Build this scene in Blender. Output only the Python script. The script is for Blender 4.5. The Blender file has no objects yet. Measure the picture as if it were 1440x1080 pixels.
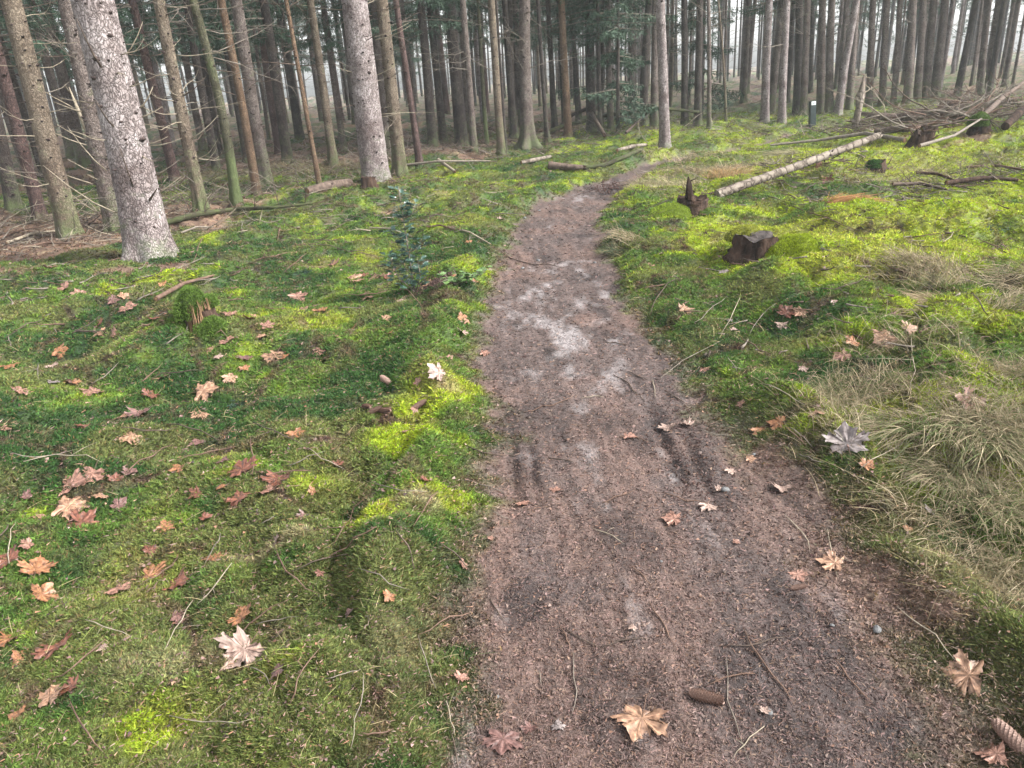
import bpy, math, random
import numpy as np
from mathutils import Vector, Matrix, Quaternion

random.seed(7)
RNG = np.random.default_rng(11)
R = math.radians
scene = bpy.context.scene
col = scene.collection

# ------------------------------------------------------------------ camera
PITCH, ROLL, CAMZ, FPX = R(22.5), R(3.8), 1.5, 1048.0
fw = np.array([0, math.cos(PITCH), -math.sin(PITCH)])
r0 = np.array([1.0, 0, 0]); u0 = np.array([0, math.sin(PITCH), math.cos(PITCH)])
rt = r0 * math.cos(ROLL) - u0 * math.sin(ROLL)
up = u0 * math.cos(ROLL) + r0 * math.sin(ROLL)
CAM = np.array([0, 0, CAMZ])
cd = bpy.data.cameras.new("camera")
cam = bpy.data.objects.new("camera", cd); col.objects.link(cam)
cam.matrix_world = Matrix(((rt[0], up[0], -fw[0], 0), (rt[1], up[1], -fw[1], 0), (rt[2], up[2], -fw[2], CAMZ), (0, 0, 0, 1)))
cd.sensor_width = 36; cd.lens = 36 * FPX / 1440; cd.clip_start = 0.05; cd.clip_end = 2000
scene.camera = cam

# ------------------------------------------------------------------ light
SUN_EL, SUN_AZ = R(42), R(105)
w = bpy.data.worlds.new("World"); scene.world = w; w.use_nodes = True
nt = w.node_tree; nt.nodes.clear()
sky = nt.nodes.new("ShaderNodeTexSky"); sky.sky_type = 'NISHITA'; sky.sun_disc = False
sky.sun_elevation = SUN_EL; sky.sun_rotation = SUN_AZ; sky.dust_density = 3; sky.air_density = 1.0
hsv = nt.nodes.new("ShaderNodeHueSaturation"); hsv.inputs['Saturation'].default_value = 0.16
bg = nt.nodes.new("ShaderNodeBackground"); bg.inputs['Strength'].default_value = 0.15
wo = nt.nodes.new("ShaderNodeOutputWorld")
nt.links.new(sky.outputs[0], hsv.inputs['Color']); nt.links.new(hsv.outputs[0], bg.inputs[0]); nt.links.new(bg.outputs[0], wo.inputs[0])
sl = bpy.data.lights.new("sun", 'SUN'); sl.energy = 1.9; sl.angle = R(10); sl.color = (1, 0.97, 0.92)
so = bpy.data.objects.new("sun", sl); col.objects.link(so)
sd = Vector((math.sin(SUN_AZ) * math.cos(SUN_EL), math.cos(SUN_AZ) * math.cos(SUN_EL), math.sin(SUN_EL)))
so.rotation_euler = sd.to_track_quat('Z', 'Y').to_euler()
scene.view_settings.view_transform = 'Standard'; scene.view_settings.look = 'None'
scene.view_settings.exposure = 2.1; scene.view_settings.gamma = 1
HAZE = 0.0013
scene.render.engine = 'CYCLES'
scene.cycles.volume_bounces = 1
scene.cycles.max_bounces = 6
scene.cycles.use_denoising = True

# ------------------------------------------------------------------ noise and terrain
_tab = np.random.default_rng(3).random((256, 256))
def vn(x, y, s=0):
    x = np.asarray(x, float) + s * 17.31; y = np.asarray(y, float) + s * 9.77
    xi = np.floor(x).astype(int); yi = np.floor(y).astype(int)
    fx = x - xi; fy = y - yi
    fx = fx * fx * fx * (fx * (fx * 6 - 15) + 10); fy = fy * fy * fy * (fy * (fy * 6 - 15) + 10)
    a = _tab[xi % 256, yi % 256]; b = _tab[(xi + 1) % 256, yi % 256]
    c = _tab[xi % 256, (yi + 1) % 256]; d = _tab[(xi + 1) % 256, (yi + 1) % 256]
    return (a + (b - a) * fx) * (1 - fy) + (c + (d - c) * fx) * fy
def fbm(x, y, s=0, o=4):
    t = 0; a = .5; n = 0
    for i in range(o):
        t = t + a * vn(x * 2 ** i, y * 2 ** i, s + i * 3); n += a; a *= .5
    return t / n
_j = np.random.default_rng(21).random((256, 256, 2))
def cush(x, y, s, k=0, raw=False):
    """cushion field: 0 in the creases between rounded moss cushions, 1 on their tops"""
    x = np.asarray(x, float) / s + k * 13.7; y = np.asarray(y, float) / s + k * 7.1
    x, y = x + 1.1 * (vn(x * .9, y * .9, 201 + k) - .5), y + 1.1 * (vn(x * .9, y * .9, 231 + k) - .5)
    xi = np.floor(x).astype(int); yi = np.floor(y).astype(int); f1 = np.full(np.shape(x), 9.); f2 = f1.copy()
    for i in (-1, 0, 1):
        for j in (-1, 0, 1):
            q = _j[(xi + i) % 256, (yi + j) % 256]; d = np.hypot(xi + i + q[..., 0] - x, yi + j + q[..., 1] - y)
            f2 = np.minimum(f2, np.maximum(f1, d)); f1 = np.minimum(f1, d)
    if raw: return 1 - np.exp(-(f2 - f1) * 3.2)
    return .62 * np.clip(1 - f1 * f1 * 1.3, 0, 1) + .38 * (1 - np.exp(-(f2 - f1) * 3.0))
def sst(a, b, x):
    t = np.clip((x - a) / (b - a), 0, 1); return t * t * (3 - 2 * t)
def ray(px, py):
    d = fw + rt * ((px - 720) / FPX) - up * ((py - 540) / FPX)
    return d / np.linalg.norm(d)
def flat(px, py):
    d = ray(px, py); t = CAMZ / -d[2]; return d[0] * t, d[1] * t

LE = [(600, 1400), (632, 1080), (645, 900), (660, 750), (690, 620), (668, 500), (690, 420), (708, 340), (742, 290), (800, 263), (868, 242), (885, 236)]
RE = [(1500, 1300), (1400, 1000), (1265, 850), (1150, 730), (1050, 620), (975, 530), (912, 460), (880, 400), (850, 310), (868, 270), (905, 246), (925, 238)]
LEw = np.array([flat(*p) for p in LE]); REw = np.array([flat(*p) for p in RE])
def path_sd(x, y):
    """signed distance to the path: >0 inside, in metres (approx)"""
    lx = np.interp(y, LEw[:, 1], LEw[:, 0]); rx = np.interp(y, REw[:, 1], REw[:, 0])
    k = np.maximum(y - LEw[-1, 1], 0)
    lx = lx + k * 1.1; rx = rx + k * 1.1
    wob = (fbm(x * 2.2, y * 2.2, 5, 3) - .5) * .28
    return np.minimum(x - lx, rx - x) + wob

# bumps: px, py, radius across, radius along, height
BUMPS = [(1215, 390, 1.0, .9, .20), (1330, 330, 1.0, 1.0, .12), (1100, 420, .5, .5, .07), (1010, 345, .5, .7, .10), (960, 300, .4, .5, .14),
         (560, 505, .35, .30, .08), (640, 400, .30, .5, .08), (500, 640, .4, .3, .06), (660, 330, .35, .6, .09), (270, 470, .5, .4, .10), (280, 395, .5, .4, .10),
         (720, 280, .5, .8, .07), (420, 560, .5, .3, .06), (1380, 620, .4, .5, .12), (1250, 560, .35, .35, .06), (930, 200, .7, .7, .12),
         (700, 200, 1.0, .9, .10), (470, 265, .8, .8, .10), (1400, 190, 2.0, 1.6, .25), (1010, 215, 1.2, 1.0, .08), (880, 225, .9, 1.0, .10), (1190, 250, .8, .8, .10)]
BW = [(*flat(b[0], b[1]), b[2], b[3], b[4]) for b in BUMPS]
def height(x, y):
    x = np.asarray(x, float); y = np.asarray(y, float)
    psd = path_sd(x, y)
    m = sst(.12, -.25, psd)
    rr = np.hypot(x, y)
    h = (fbm(x / 3.2, y / 3.2, 1, 3) - .5) * .22
    h = h * sst(0.8, 3, rr)
    bil = lambda s, k: np.abs(vn(x / s, y / s, k) - .5) * 2
    am = (.65 + 1.0 * sst(.3, .7, vn(x / 1.3, y / 1.3, 36))) * (.8 + .3 * sst(2.2, 4.0, rr)) * (1 - .1 * sst(.3, 1.2, x) * sst(3, 4.5, y))
    q = am * (.080 * cush(x, y, .46) + .030 * (1 - .65 * sst(3, 5, rr)) * cush(x, y, .17, 1)) + .012 * (1 - .7 * sst(3, 5, rr)) * cush(x, y, .075, 2) - .042
    q2 = .30 * (fbm(x / .9, y / .9, 40, 3) - .5)
    hh = h * .6 + m * (q + q2 + .015 + (.035 + .05 * vn(x / .5, y / .5, 37)) * np.exp(-((psd + .24) / .15) ** 2) * sst(7, 4.5, rr))
    for (bx, by, ra, rl, hz) in BW:
        ex = np.exp(-((x - bx) / ra) ** 2 - ((y - by) / rl) ** 2)
        hh = hh + hz * ex * (m * .85 + .15 * (1 - m) * 0)
    # path: shallow trough, wheel grooves, small lumps
    p = 1 - m
    hh = hh - p * .03 + p * (.018 * (fbm(x / .35, y / .35, 50, 3) - .5) + .005 * (fbm((x + .09 * y) / .05, y / .35, 86, 2) - .5) + .008 * (vn(x / .05, y / .08, 51) - .5))
    for gx, gy, gr, gl, gd in GROOVES:
        hh = hh - gd * np.exp(-((x - gx) / gr) ** 2 - ((y - gy) / gl) ** 2)
    return hh
GROOVES = []
for (gpx, gpy, a, b, d) in [(722, 650, .025, .30, .022), (748, 650, .022, .28, .018), (935, 610, .035, .35, .03), (985, 650, .03, .3, .025), (850, 262, .25, .4, .05)]:
    gx, gy = flat(gpx, gpy); GROOVES.append((gx, gy, a, b, d))

_T = np.geomspace(.9, 160, 5000)
def at(px, py, lift=0):
    d = ray(px, py)
    P = CAM[None] + d[None] * _T[:, None]
    s = P[:, 2] - height(P[:, 0], P[:, 1])
    i = np.argmax(s < 0) if (s < 0).any() else len(_T) - 1
    i = max(i, 1)
    k = s[i - 1] / (s[i - 1] - s[i] + 1e-9)
    t = _T[i - 1] + (_T[i] - _T[i - 1]) * min(max(k, 0), 1)
    p = CAM + d * t
    return Vector((p[0], p[1], p[2] + lift))
def along(px, py, dist):
    """point on the ray at a horizontal distance"""
    d = ray(px, py); t = dist / math.hypot(d[0], d[1]); p = CAM + d * t
    return Vector(p)
def project(p):
    v = np.array(p) - CAM; z = v @ fw
    return 720 + FPX * (v @ rt) / z, 540 - FPX * (v @ up) / z
def normal(x, y, e=.03):
    hx = (height(x + e, y) - height(x - e, y)) / (2 * e); hy = (height(x, y + e) - height(x, y - e)) / (2 * e)
    return Vector((-hx, -hy, 1)).normalized()

# ------------------------------------------------------------------ ground colours (what grows or lies there)
def C(*a): return np.array(a, float)
DEEP, MID, BRIGHT, YEL = C(.032, .072, .020), C(.088, .145, .028), C(.25, .32, .022), C(.30, .32, .05)
OLIVE, LITTER, STRAW = C(.125, .135, .045), C(.115, .072, .05), C(.29, .24, .14)
SOIL, DARK, SAND, PINK = C(.074, .054, .049), C(.016, .012, .012), C(.22, .20, .20), C(.102, .067, .056)
# tone blobs (px, py, ra, rl, value): bright moss
BR = [(1220, 370, .9, .7, 1.1), (1380, 320, 1.3, 1.1, .9), (1130, 330, .5, .5, .8), (1180, 410, .5, .35, .9), (1380, 450, .35, .3, .9), (1100, 340, .5, .6, .7), (1010, 330, .45, .5, .6),
      (1260, 250, 1.6, 1.4, .75), (960, 255, .9, .9, .5), (1200, 220, 1.8, 1.6, .7), (1350, 210, 2.2, 1.8, .6), (1090, 195, 2, 1.5, .4), (1400, 470, .3, .25, .7),
      (205, 1015, .15, .12, 1.0), (350, 960, .14, .07, .55), (560, 640, .16, .2, .8), (590, 600, .18, .2, .8), (640, 560, .16, .2, .7), (440, 700, .16, .15, .8), (540, 760, .13, .12, .9), (380, 840, .12, .05, .7),
      (220, 410, .25, .18, 1.0), (270, 350, .3, .3, .6), (60, 380, .6, .3, .5), (560, 430, .12, .1, .8), (720, 262, .3, .4, .7), (500, 280, .7, .6, .5), (600, 250, .8, .8, .6), (330, 310, .6, .5, .3),
      (640, 390, .3, .4, .5), (650, 330, .3, .5, .5), (1260, 720, .12, .06, .55), (700, 200, 1.5, 1.2, .4), (460, 560, .3, .1, .3), (900, 195, 1.5, 1.2, .35), (1240, 600, .2, .2, .3)]
BRw = [(*flat(b[0], b[1]), *b[2:]) for b in BR]
DK = [(450, 800, .22, .16, .9), (560, 740, .2, .1, .4), (1150, 480, .4, .3, .9), (1090, 460, .35, .3, .8), (960, 400, .35, .5, .7), (1000, 480, .3, .3, .7), (1200, 520, .3, .2, .6), (1100, 560, .25, .2, .7),
      (100, 620, .6, .4, .6), (330, 560, .5, .3, .4), (60, 700, .5, .2, .5), (160, 460, .6, .3, .6), (420, 900, .2, .1, .6), (700, 410, .3, .3, .3), (1150, 275, .7, .5, .9), (880, 330, .3, .8, .6),
      (300, 1040, .3, .1, .6), (1260, 730, .18, .08, .8)]
DKw = [(*flat(b[0], b[1]), *b[2:]) for b in DK]
DRY = [(420, 780, .16, .07, 1.0), (600, 740, .10, .1, 1.0), (330, 790, .2, .06, .6), (250, 930, .3, .12, .55), (500, 950, .3, .2, .5), (600, 850, .2, .3, .5), (1390, 650, .3, .4, .5), (1300, 415, .3, .25, 1.0), (1200, 560, .25, .25, .7), (1020, 245, .5, .5, .7),
       (940, 262, .5, .6, .6), (1420, 790, .25, .25, .6), (1300, 800, .25, .2, .6), (560, 430, .4, .4, .25), (460, 330, .6, .4, .3)]
DRYw = [(*flat(b[0], b[1]), *b[2:]) for b in DRY]
LT = [(60, 345, 1.3, .9, 1.6), (150, 320, 1.2, .9, 1.3), (215, 380, .35, .15, 1.1), (260, 300, 1.2, .8, .9), (20, 310, 1.5, 1, 1.0), (300, 320, .8, .5, .7), (500, 255, .9, .5, .7), (530, 272, .45, .3, 1.0), (600, 225, 1.5, 1.0, .9), (700, 212, 1, .6, .6), (420, 230, 2, 1.2, .6), (620, 412, .22, .12, 1.4), (540, 405, .12, .1, .6),
      (20, 400, .5, .3, .8), (200, 385, .5, .25, .7), (1180, 760, .22, .35, .8), (1100, 660, .15, .3, .8), (1300, 850, .3, .2, .6), (400, 370, .5, .3, .4), (560, 300, .5, .3, .35), (1290, 265, .8, .3, .6), (1150, 260, .4, .3, .6), (760, 190, 2, 1, .5), (1330, 205, 1.2, .8, .6)]
LTw = [(*flat(b[0], b[1]), *b[2:]) for b in LT]
def blob(L, x, y):
    t = np.zeros_like(x)
    for (bx, by, ra, rl, v) in L:
        t = t + v * np.exp(-((x - bx) / ra) ** 2 - ((y - by) / rl) ** 2)
    return t
def mixc(a, b, t): return a + (b - a) * np.clip(t, 0, 1)[..., None]
def masks(x, y):
    psd = path_sd(x, y)
    n1 = fbm(x / .5, y / .5, 60, 4); n2 = fbm(x / .16, y / .16, 61, 3)
    edge = (fbm(x / .09, y / .09, 62, 2) - .5) * .3
    ragged = sst(5, 1.5, y) * sst(-.3, .8, x) * .26 + .05
    path = sst(-.05 - ragged, .07 + ragged * .5, psd + edge * .6)
    r = np.hypot(x, y)
    far = sst(0, 5, r - (14 + 9.5 * sst(-.05, .25, x / (np.abs(y) + .1))))
    lit = blob(LTw, x, y) * 1.0 + (n1 - .5) * 2.2 * .8 + far * .75 - .1
    lit = sst(.35, .75, lit + (n2 - .5) * .5)
    return psd, path, lit, n1, n2, far
def gcol(x, y):
    psd, path, lit, n1, n2, far = masks(x, y)
    br = blob(BRw, x, y); dk = blob(DKw, x, y); dry = blob(DRYw, x, y)
    side = sst(.2, 2.0, x) * .25 * sst(1.6, 3.2, y)
    t = .30 + side + br * .85 - dk * .38 + (n1 - .5) * 1.6 + (n2 - .5) * 1.1
    c = mixc(DEEP[None], MID[None], t / .42)
    c = mixc(c, BRIGHT[None], sst(.48, 1.0, t))
    c = mixc(c, YEL[None], sst(1.0, 1.5, t) * .7)
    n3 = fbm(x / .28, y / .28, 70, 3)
    ol = sst(.5, .68, fbm(x / .42, y / .42, 71, 4)) * .75
    c = mixc(c, OLIVE[None], ol * (1 - sst(.5, 1, br)))
    c = mixc(c, STRAW[None], sst(.35, 1.0, dry + (n3 - .5) * .8) * .7)
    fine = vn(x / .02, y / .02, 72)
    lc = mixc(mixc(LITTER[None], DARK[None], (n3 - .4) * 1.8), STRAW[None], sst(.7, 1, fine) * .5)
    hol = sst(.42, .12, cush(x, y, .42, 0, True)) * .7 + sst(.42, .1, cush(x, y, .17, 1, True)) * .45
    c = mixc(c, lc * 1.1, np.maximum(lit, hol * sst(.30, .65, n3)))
    # path
    sx, sy = flat(800, 430); s2x, s2y = flat(790, 468); s3x, s3y = flat(830, 240)
    sand = .56 * np.exp(-((x - sx) / .38) ** 2 - ((y - sy) / 1.4) ** 2) + .7 * np.exp(-((x - s2x) / .12) ** 2 - ((y - s2y) / .3) ** 2) + .8 * np.exp(-((x - flat(812, 272)[0]) / .18) ** 2 - ((y - flat(812, 272)[1]) / .4) ** 2)
    g1 = np.exp(-((x - flat(850, 700)[0]) / .08) ** 2) * sst(5, 3, y) * .06
    grv = np.zeros_like(x)
    for gx, gy, gr, gl, gd in GROOVES:
        grv = grv + 22 * gd * np.exp(-((x - gx) / (gr * 1.5)) ** 2 - ((y - gy) / (gl * 1.1)) ** 2)
    pc = mixc(SOIL[None], PINK[None], sst(.45, .62, fbm(x / .3, y / .55, 80, 4)) * .8 + sst(.25, 0, psd) * .4)
    pc = mixc(pc, DARK[None], sst(.56, .75, fbm(x / .22, y / .4, 81, 4)) * .6 + np.clip(grv, 0, .85) * sst(.35, .6, fbm(x / .04, y / .12, 82, 3)))
    stk = fbm((x + .09 * y) / .035, y / .3, 85, 3)
    pc = pc * (.80 + .32 * sst(.35, .65, stk))[..., None]
    pc = mixc(pc, SAND[None], sst(.3, 1.15, sand + g1 + (fbm(x / .10, y / .22, 83, 4) - .5) * 2.0) * .75)
    return mixc(c, pc, path), path, lit, t

# ------------------------------------------------------------------ materials
def newmat(name, rough=.9, spec=.2):
    m = bpy.data.materials.new(name); m.use_nodes = True
    b = m.node_tree.nodes['Principled BSDF']; b.inputs['Roughness'].default_value = rough
    b.inputs['Specular IOR Level'].default_value = spec
    return m, m.node_tree, b
def N(nt, t, **k):
    n = nt.nodes.new(t)
    for a, v in k.items():
        if a in n.inputs: n.inputs[a].default_value = v
        else: setattr(n, a, v)
    return n
def ramp(nt, src, pts):
    r = nt.nodes.new('ShaderNodeValToRGB'); e = r.color_ramp.elements
    while len(e) < len(pts): e.new(.5)
    for i, (p, c) in enumerate(pts): e[i].position = p; e[i].color = (*c, 1)
    nt.links.new(src, r.inputs[0]); return r.outputs[0]
def mix(nt, a, b, f, mode='MIX'):
    n = nt.nodes.new('ShaderNodeMix'); n.data_type = 'RGBA'; n.blend_type = mode
    for s, v in ((0, f), (6, a), (7, b)):
        if hasattr(v, 'links'): nt.links.new(v, n.inputs[s])
        elif s == 0: n.inputs[0].default_value = v
        else: n.inputs[s].default_value = (*v, 1)
    return n.outputs[2]
def m_attr(name, rough=.9, spec=.2, sub=0, vary=.25, scale=60, trans=False):
    m, nt, b = newmat(name, rough, spec)
    a = N(nt, 'ShaderNodeAttribute', attribute_name='Col')
    tc = N(nt, 'ShaderNodeNewGeometry')
    n = N(nt, 'ShaderNodeTexNoise', Scale=scale, Detail=3.0); nt.links.new(tc.outputs['Position'], n.inputs['Vector'])
    v = ramp(nt, n.outputs[0], [(.3, (1 - vary,) * 3), (.7, (1 + vary,) * 3)])
    c = mix(nt, a.outputs['Color'], v, 1.0, 'MULTIPLY')
    nt.links.new(c, b.inputs['Base Color'])
    if trans:
        tr = N(nt, 'ShaderNodeBsdfTranslucent'); nt.links.new(c, tr.inputs[0])
        ms = N(nt, 'ShaderNodeMixShader'); ms.inputs[0].default_value = .3
        nt.links.new(b.outputs[0], ms.inputs[1]); nt.links.new(tr.outputs[0], ms.inputs[2])
        nt.links.new(ms.outputs[0], nt.nodes['Material Output'].inputs[0])
    return m
def m_ground():
    m, nt, b = newmat('forest_floor', .85, .3)
    a = N(nt, 'ShaderNodeAttribute', attribute_name='Col')
    g = N(nt, 'ShaderNodeNewGeometry')
    n1 = N(nt, 'ShaderNodeTexNoise', Scale=120.0, Detail=4.0, Roughness=.7); n2 = N(nt, 'ShaderNodeTexNoise', Scale=22.0, Detail=4.0)
    mp = N(nt, 'ShaderNodeMapping'); mp.inputs['Scale'].default_value = (1, 1, 1)
    for n in (n1, n2): nt.links.new(g.outputs['Position'], n.inputs['Vector'])
    v1 = ramp(nt, n1.outputs[0], [(.3, (.5,) * 3), (.5, (.95,) * 3), (.72, (1.5, 1.45, 1.4))])
    v2 = ramp(nt, n2.outputs[0], [(.3, (.7,) * 3), (.7, (1.3,) * 3)])
    c = mix(nt, mix(nt, a.outputs['Color'], v1, 1.0, 'MULTIPLY'), v2, 1.0, 'MULTIPLY')
    nt.links.new(c, b.inputs['Base Color'])
    bu = N(nt, 'ShaderNodeBump', Strength=.9, Distance=.012); nt.links.new(n1.outputs[0], bu.inputs['Height'])
    nt.links.new(bu.outputs[0], b.inputs['Normal'])
    nt.links.new(ramp(nt, n2.outputs[0], [(.4, (.55,) * 3), (.6, (.9,) * 3)]), b.inputs['Roughness'])
    return m
def m_bark(name, base, dark, light, mossy=.5, scale=26):
    m, nt, b = newmat(name, .88, .25)
    tc = N(nt, 'ShaderNodeTexCoord'); mp = N(nt, 'ShaderNodeMapping'); mp.inputs['Scale'].default_value = (1, 1, .62)
    nt.links.new(tc.outputs['Object'], mp.inputs[0])
    dn = N(nt, 'ShaderNodeTexNoise', Scale=14.0, Detail=3.0); nt.links.new(mp.outputs[0], dn.inputs['Vector'])
    add = N(nt, 'ShaderNodeMixRGB'); add.blend_type = 'LINEAR_LIGHT'; add.inputs[0].default_value = .06
    nt.links.new(mp.outputs[0], add.inputs[1]); nt.links.new(dn.outputs['Color'], add.inputs[2])
    vo = N(nt, 'ShaderNodeTexVoronoi', Scale=scale, feature='DISTANCE_TO_EDGE'); nt.links.new(add.outputs[0], vo.inputs['Vector'])
    vc = N(nt, 'ShaderNodeTexVoronoi', Scale=scale); nt.links.new(add.outputs[0], vc.inputs['Vector'])
    no = N(nt, 'ShaderNodeTexNoise', Scale=5.0, Detail=6.0, Roughness=.7); nt.links.new(tc.outputs['Object'], no.inputs['Vector'])
    fi = N(nt, 'ShaderNodeTexNoise', Scale=90.0, Detail=3.0); nt.links.new(tc.outputs['Object'], fi.inputs['Vector'])
    c = mix(nt, base, light, ramp(nt, no.outputs[0], [(.38, (0,) * 3), (.62, (1,) * 3)]))
    c = mix(nt, c, dark, ramp(nt, vc.outputs['Color'], [(.5, (0,) * 3), (1.0, (.55,) * 3)]))
    c = mix(nt, dark, c, ramp(nt, vo.outputs[0], [(.0, (.22,) * 3), (.16, (1,) * 3)]))
    c = mix(nt, c, ramp(nt, fi.outputs[0], [(.3, (.78,) * 3), (.7, (1.22,) * 3)]), 1.0, 'MULTIPLY')
    bl = N(nt, 'ShaderNodeTexNoise', Scale=1.7, Detail=5.0, Roughness=.65); nt.links.new(tc.outputs['Object'], bl.inputs['Vector'])
    c = mix(nt, c, ramp(nt, bl.outputs[0], [(.34, (.50, .44, .43)), (.62, (1.12,) * 3)]), 1.0, 'MULTIPLY')
    # moss and algae near the foot
    sp = N(nt, 'ShaderNodeSeparateXYZ'); nt.links.new(tc.outputs['Object'], sp.inputs[0])
    mr = N(nt, 'ShaderNodeMapRange'); mr.inputs['From Min'].default_value = .0; mr.inputs['From Max'].default_value = .9
    mr.inputs['To Min'].default_value = .62 * mossy + .1; mr.inputs['To Max'].default_value = .28 * mossy; nt.links.new(sp.outputs['Z'], mr.inputs[0])
    ad = N(nt, 'ShaderNodeMath', operation='ADD'); nt.links.new(mr.outputs[0], ad.inputs[0]); nt.links.new(no.outputs[0], ad.inputs[1])
    f = ramp(nt, ad.outputs[0], [(.72, (0,) * 3), (.95, (.8,) * 3)])
    c = mix(nt, c, (.075, .10, .035), f)
    nt.links.new(c, b.inputs['Base Color'])
    bu = N(nt, 'ShaderNodeBump', Strength=1.0, Distance=.010)
    nt.links.new(ramp(nt, vo.outputs[0], [(0, (0,) * 3), (.12, (.8,) * 3), (.4, (1,) * 3)]), bu.inputs['Height'])
    b2 = N(nt, 'ShaderNodeBump', Strength=.5, Distance=.004); nt.links.new(fi.outputs[0], b2.inputs['Height']); nt.links.new(bu.outputs[0], b2.inputs['Normal'])
    nt.links.new(b2.outputs[0], b.inputs['Normal'])
    return m
def m_noise(name, c1, c2, scale=12, rough=.85, bump=.3, dist=.01, spec=.2, stretch=(1, 1, 1), detail=5):
    m, nt, b = newmat(name, rough, spec)
    tc = N(nt, 'ShaderNodeTexCoord'); mp = N(nt, 'ShaderNodeMapping'); mp.inputs['Scale'].default_value = stretch
    nt.links.new(tc.outputs['Object'], mp.inputs[0])
    n = N(nt, 'ShaderNodeTexNoise', Scale=float(scale), Detail=float(detail), Roughness=.65); nt.links.new(mp.outputs[0], n.inputs['Vector'])
    nt.links.new(ramp(nt, n.outputs[0], [(.35, c1), (.65, c2)]), b.inputs['Base Color'])
    bu = N(nt, 'ShaderNodeBump', Strength=bump, Distance=dist); nt.links.new(n.outputs[0], bu.inputs['Height']); nt.links.new(bu.outputs[0], b.inputs['Normal'])
    return m

M = {}
M['ground'] = m_ground()
M['moss'] = m_attr('moss', .9, .15, vary=.3, scale=40, trans=True)
M['litter'] = m_attr('needle_litter', .75, .35, vary=.2)
M['grass'] = m_attr('dry_grass', .8, .2, vary=.2, scale=20, trans=True)
M['pale'] = m_bark('bark_pale', (.20, .168, .16), (.07, .052, .048), (.34, .305, .30), .3, 36)
M['grey'] = m_bark('bark_grey', (.13, .105, .092), (.045, .033, .028), (.19, .16, .145), .5, 40)
M['tan'] = m_bark('bark_tan', (.14, .11, .08), (.055, .04, .028), (.20, .165, .125), .5, 44)
M['orange'] = m_bark('bark_orange', (.13, .082, .05), (.05, .03, .02), (.18, .125, .08), .3, 44)
M['red'] = m_bark('bark_red', (.085, .052, .046), (.03, .02, .018), (.12, .078, .07), .2, 40)
M['dark'] = m_bark('bark_dark', (.048, .038, .034), (.018, .014, .012), (.082, .068, .060), .4, 36)
M['green'] = m_bark('bark_algae', (.072, .072, .04), (.03, .027, .018), (.11, .105, .07), .8, 40)
M['knot'] = m_noise('knot', (.018, .013, .012), (.07, .05, .045), 60)
M['twig_pale'] = m_noise('dead_twig_pale', (.15, .125, .09), (.27, .23, .175), 20)
M['twig_grey'] = m_noise('dead_twig_grey', (.09, .075, .06), (.17, .145, .12), 20)
M['twig_dark'] = m_noise('dead_twig_dark', (.03, .022, .018), (.09, .065, .05), 20)
M['twig_brown'] = m_noise('dead_twig_brown', (.06, .036, .026), (.13, .082, .06), 20)
M['needles'] = m_noise('spruce_needles', (.018, .040, .024), (.05, .085, .05), 9, .7, 0, .01, .3)
M['rot'] = m_noise('rotten_wood', (.010, .007, .006), (.06, .038, .028), 14, .95, 1, .03, .1, (1, 1, .25))
M['rotlight'] = m_noise('rotten_wood_light', (.035, .02, .012), (.21, .13, .075), 30, .95, 1, .02, .1, (1, 1, .12))
M['cutwood'] = m_noise('weathered_cut_wood', (.014, .011, .010), (.065, .054, .05), 30, .9, .6, .01)
M['debark'] = m_bark('debarked_wood', (.175, .15, .12), (.06, .045, .035), (.26, .23, .19), -.4, 9)
M['logbark'] = m_noise('log_bark', (.035, .024, .019), (.12, .088, .07), 16, .9, .8, .01)
M['logmoss'] = m_noise('log_mossy_bark', (.028, .022, .016), (.05, .062, .022), 10, .9, .8, .01)
M['peat'] = m_noise('dark_humus', (.02, .013, .012), (.085, .05, .042), 40, .95, 1, .02)
M['holly'] = m_noise('holly_leaf', (.016, .040, .030), (.045, .09, .065), 18, .3, .1, .003, .6)
M['bramble'] = m_noise('fresh_leaf', (.03, .07, .018), (.09, .15, .04), 18, .5, .1, .003, .4)
M['post'] = m_noise('dark_painted_post', (.012, .022, .022), (.028, .042, .04), 12, .5, .1, .003, .4)
M['tag'] = m_noise('white_plate', (.62, .66, .64), (.75, .78, .76), 30, .5, .05, .002)
M['tagmark'] = m_noise('green_mark', (.10, .26, .22), (.15, .32, .27), 30, .5, .05, .002)
M['cone'] = m_noise('cone_scales', (.085, .045, .032), (.24, .15, .115), 50, .6, .3, .003, .4)
M['stone'] = m_noise('stone', (.05, .05, .05), (.15, .15, .15), 20, .7, .5, .005, .4)

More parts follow.
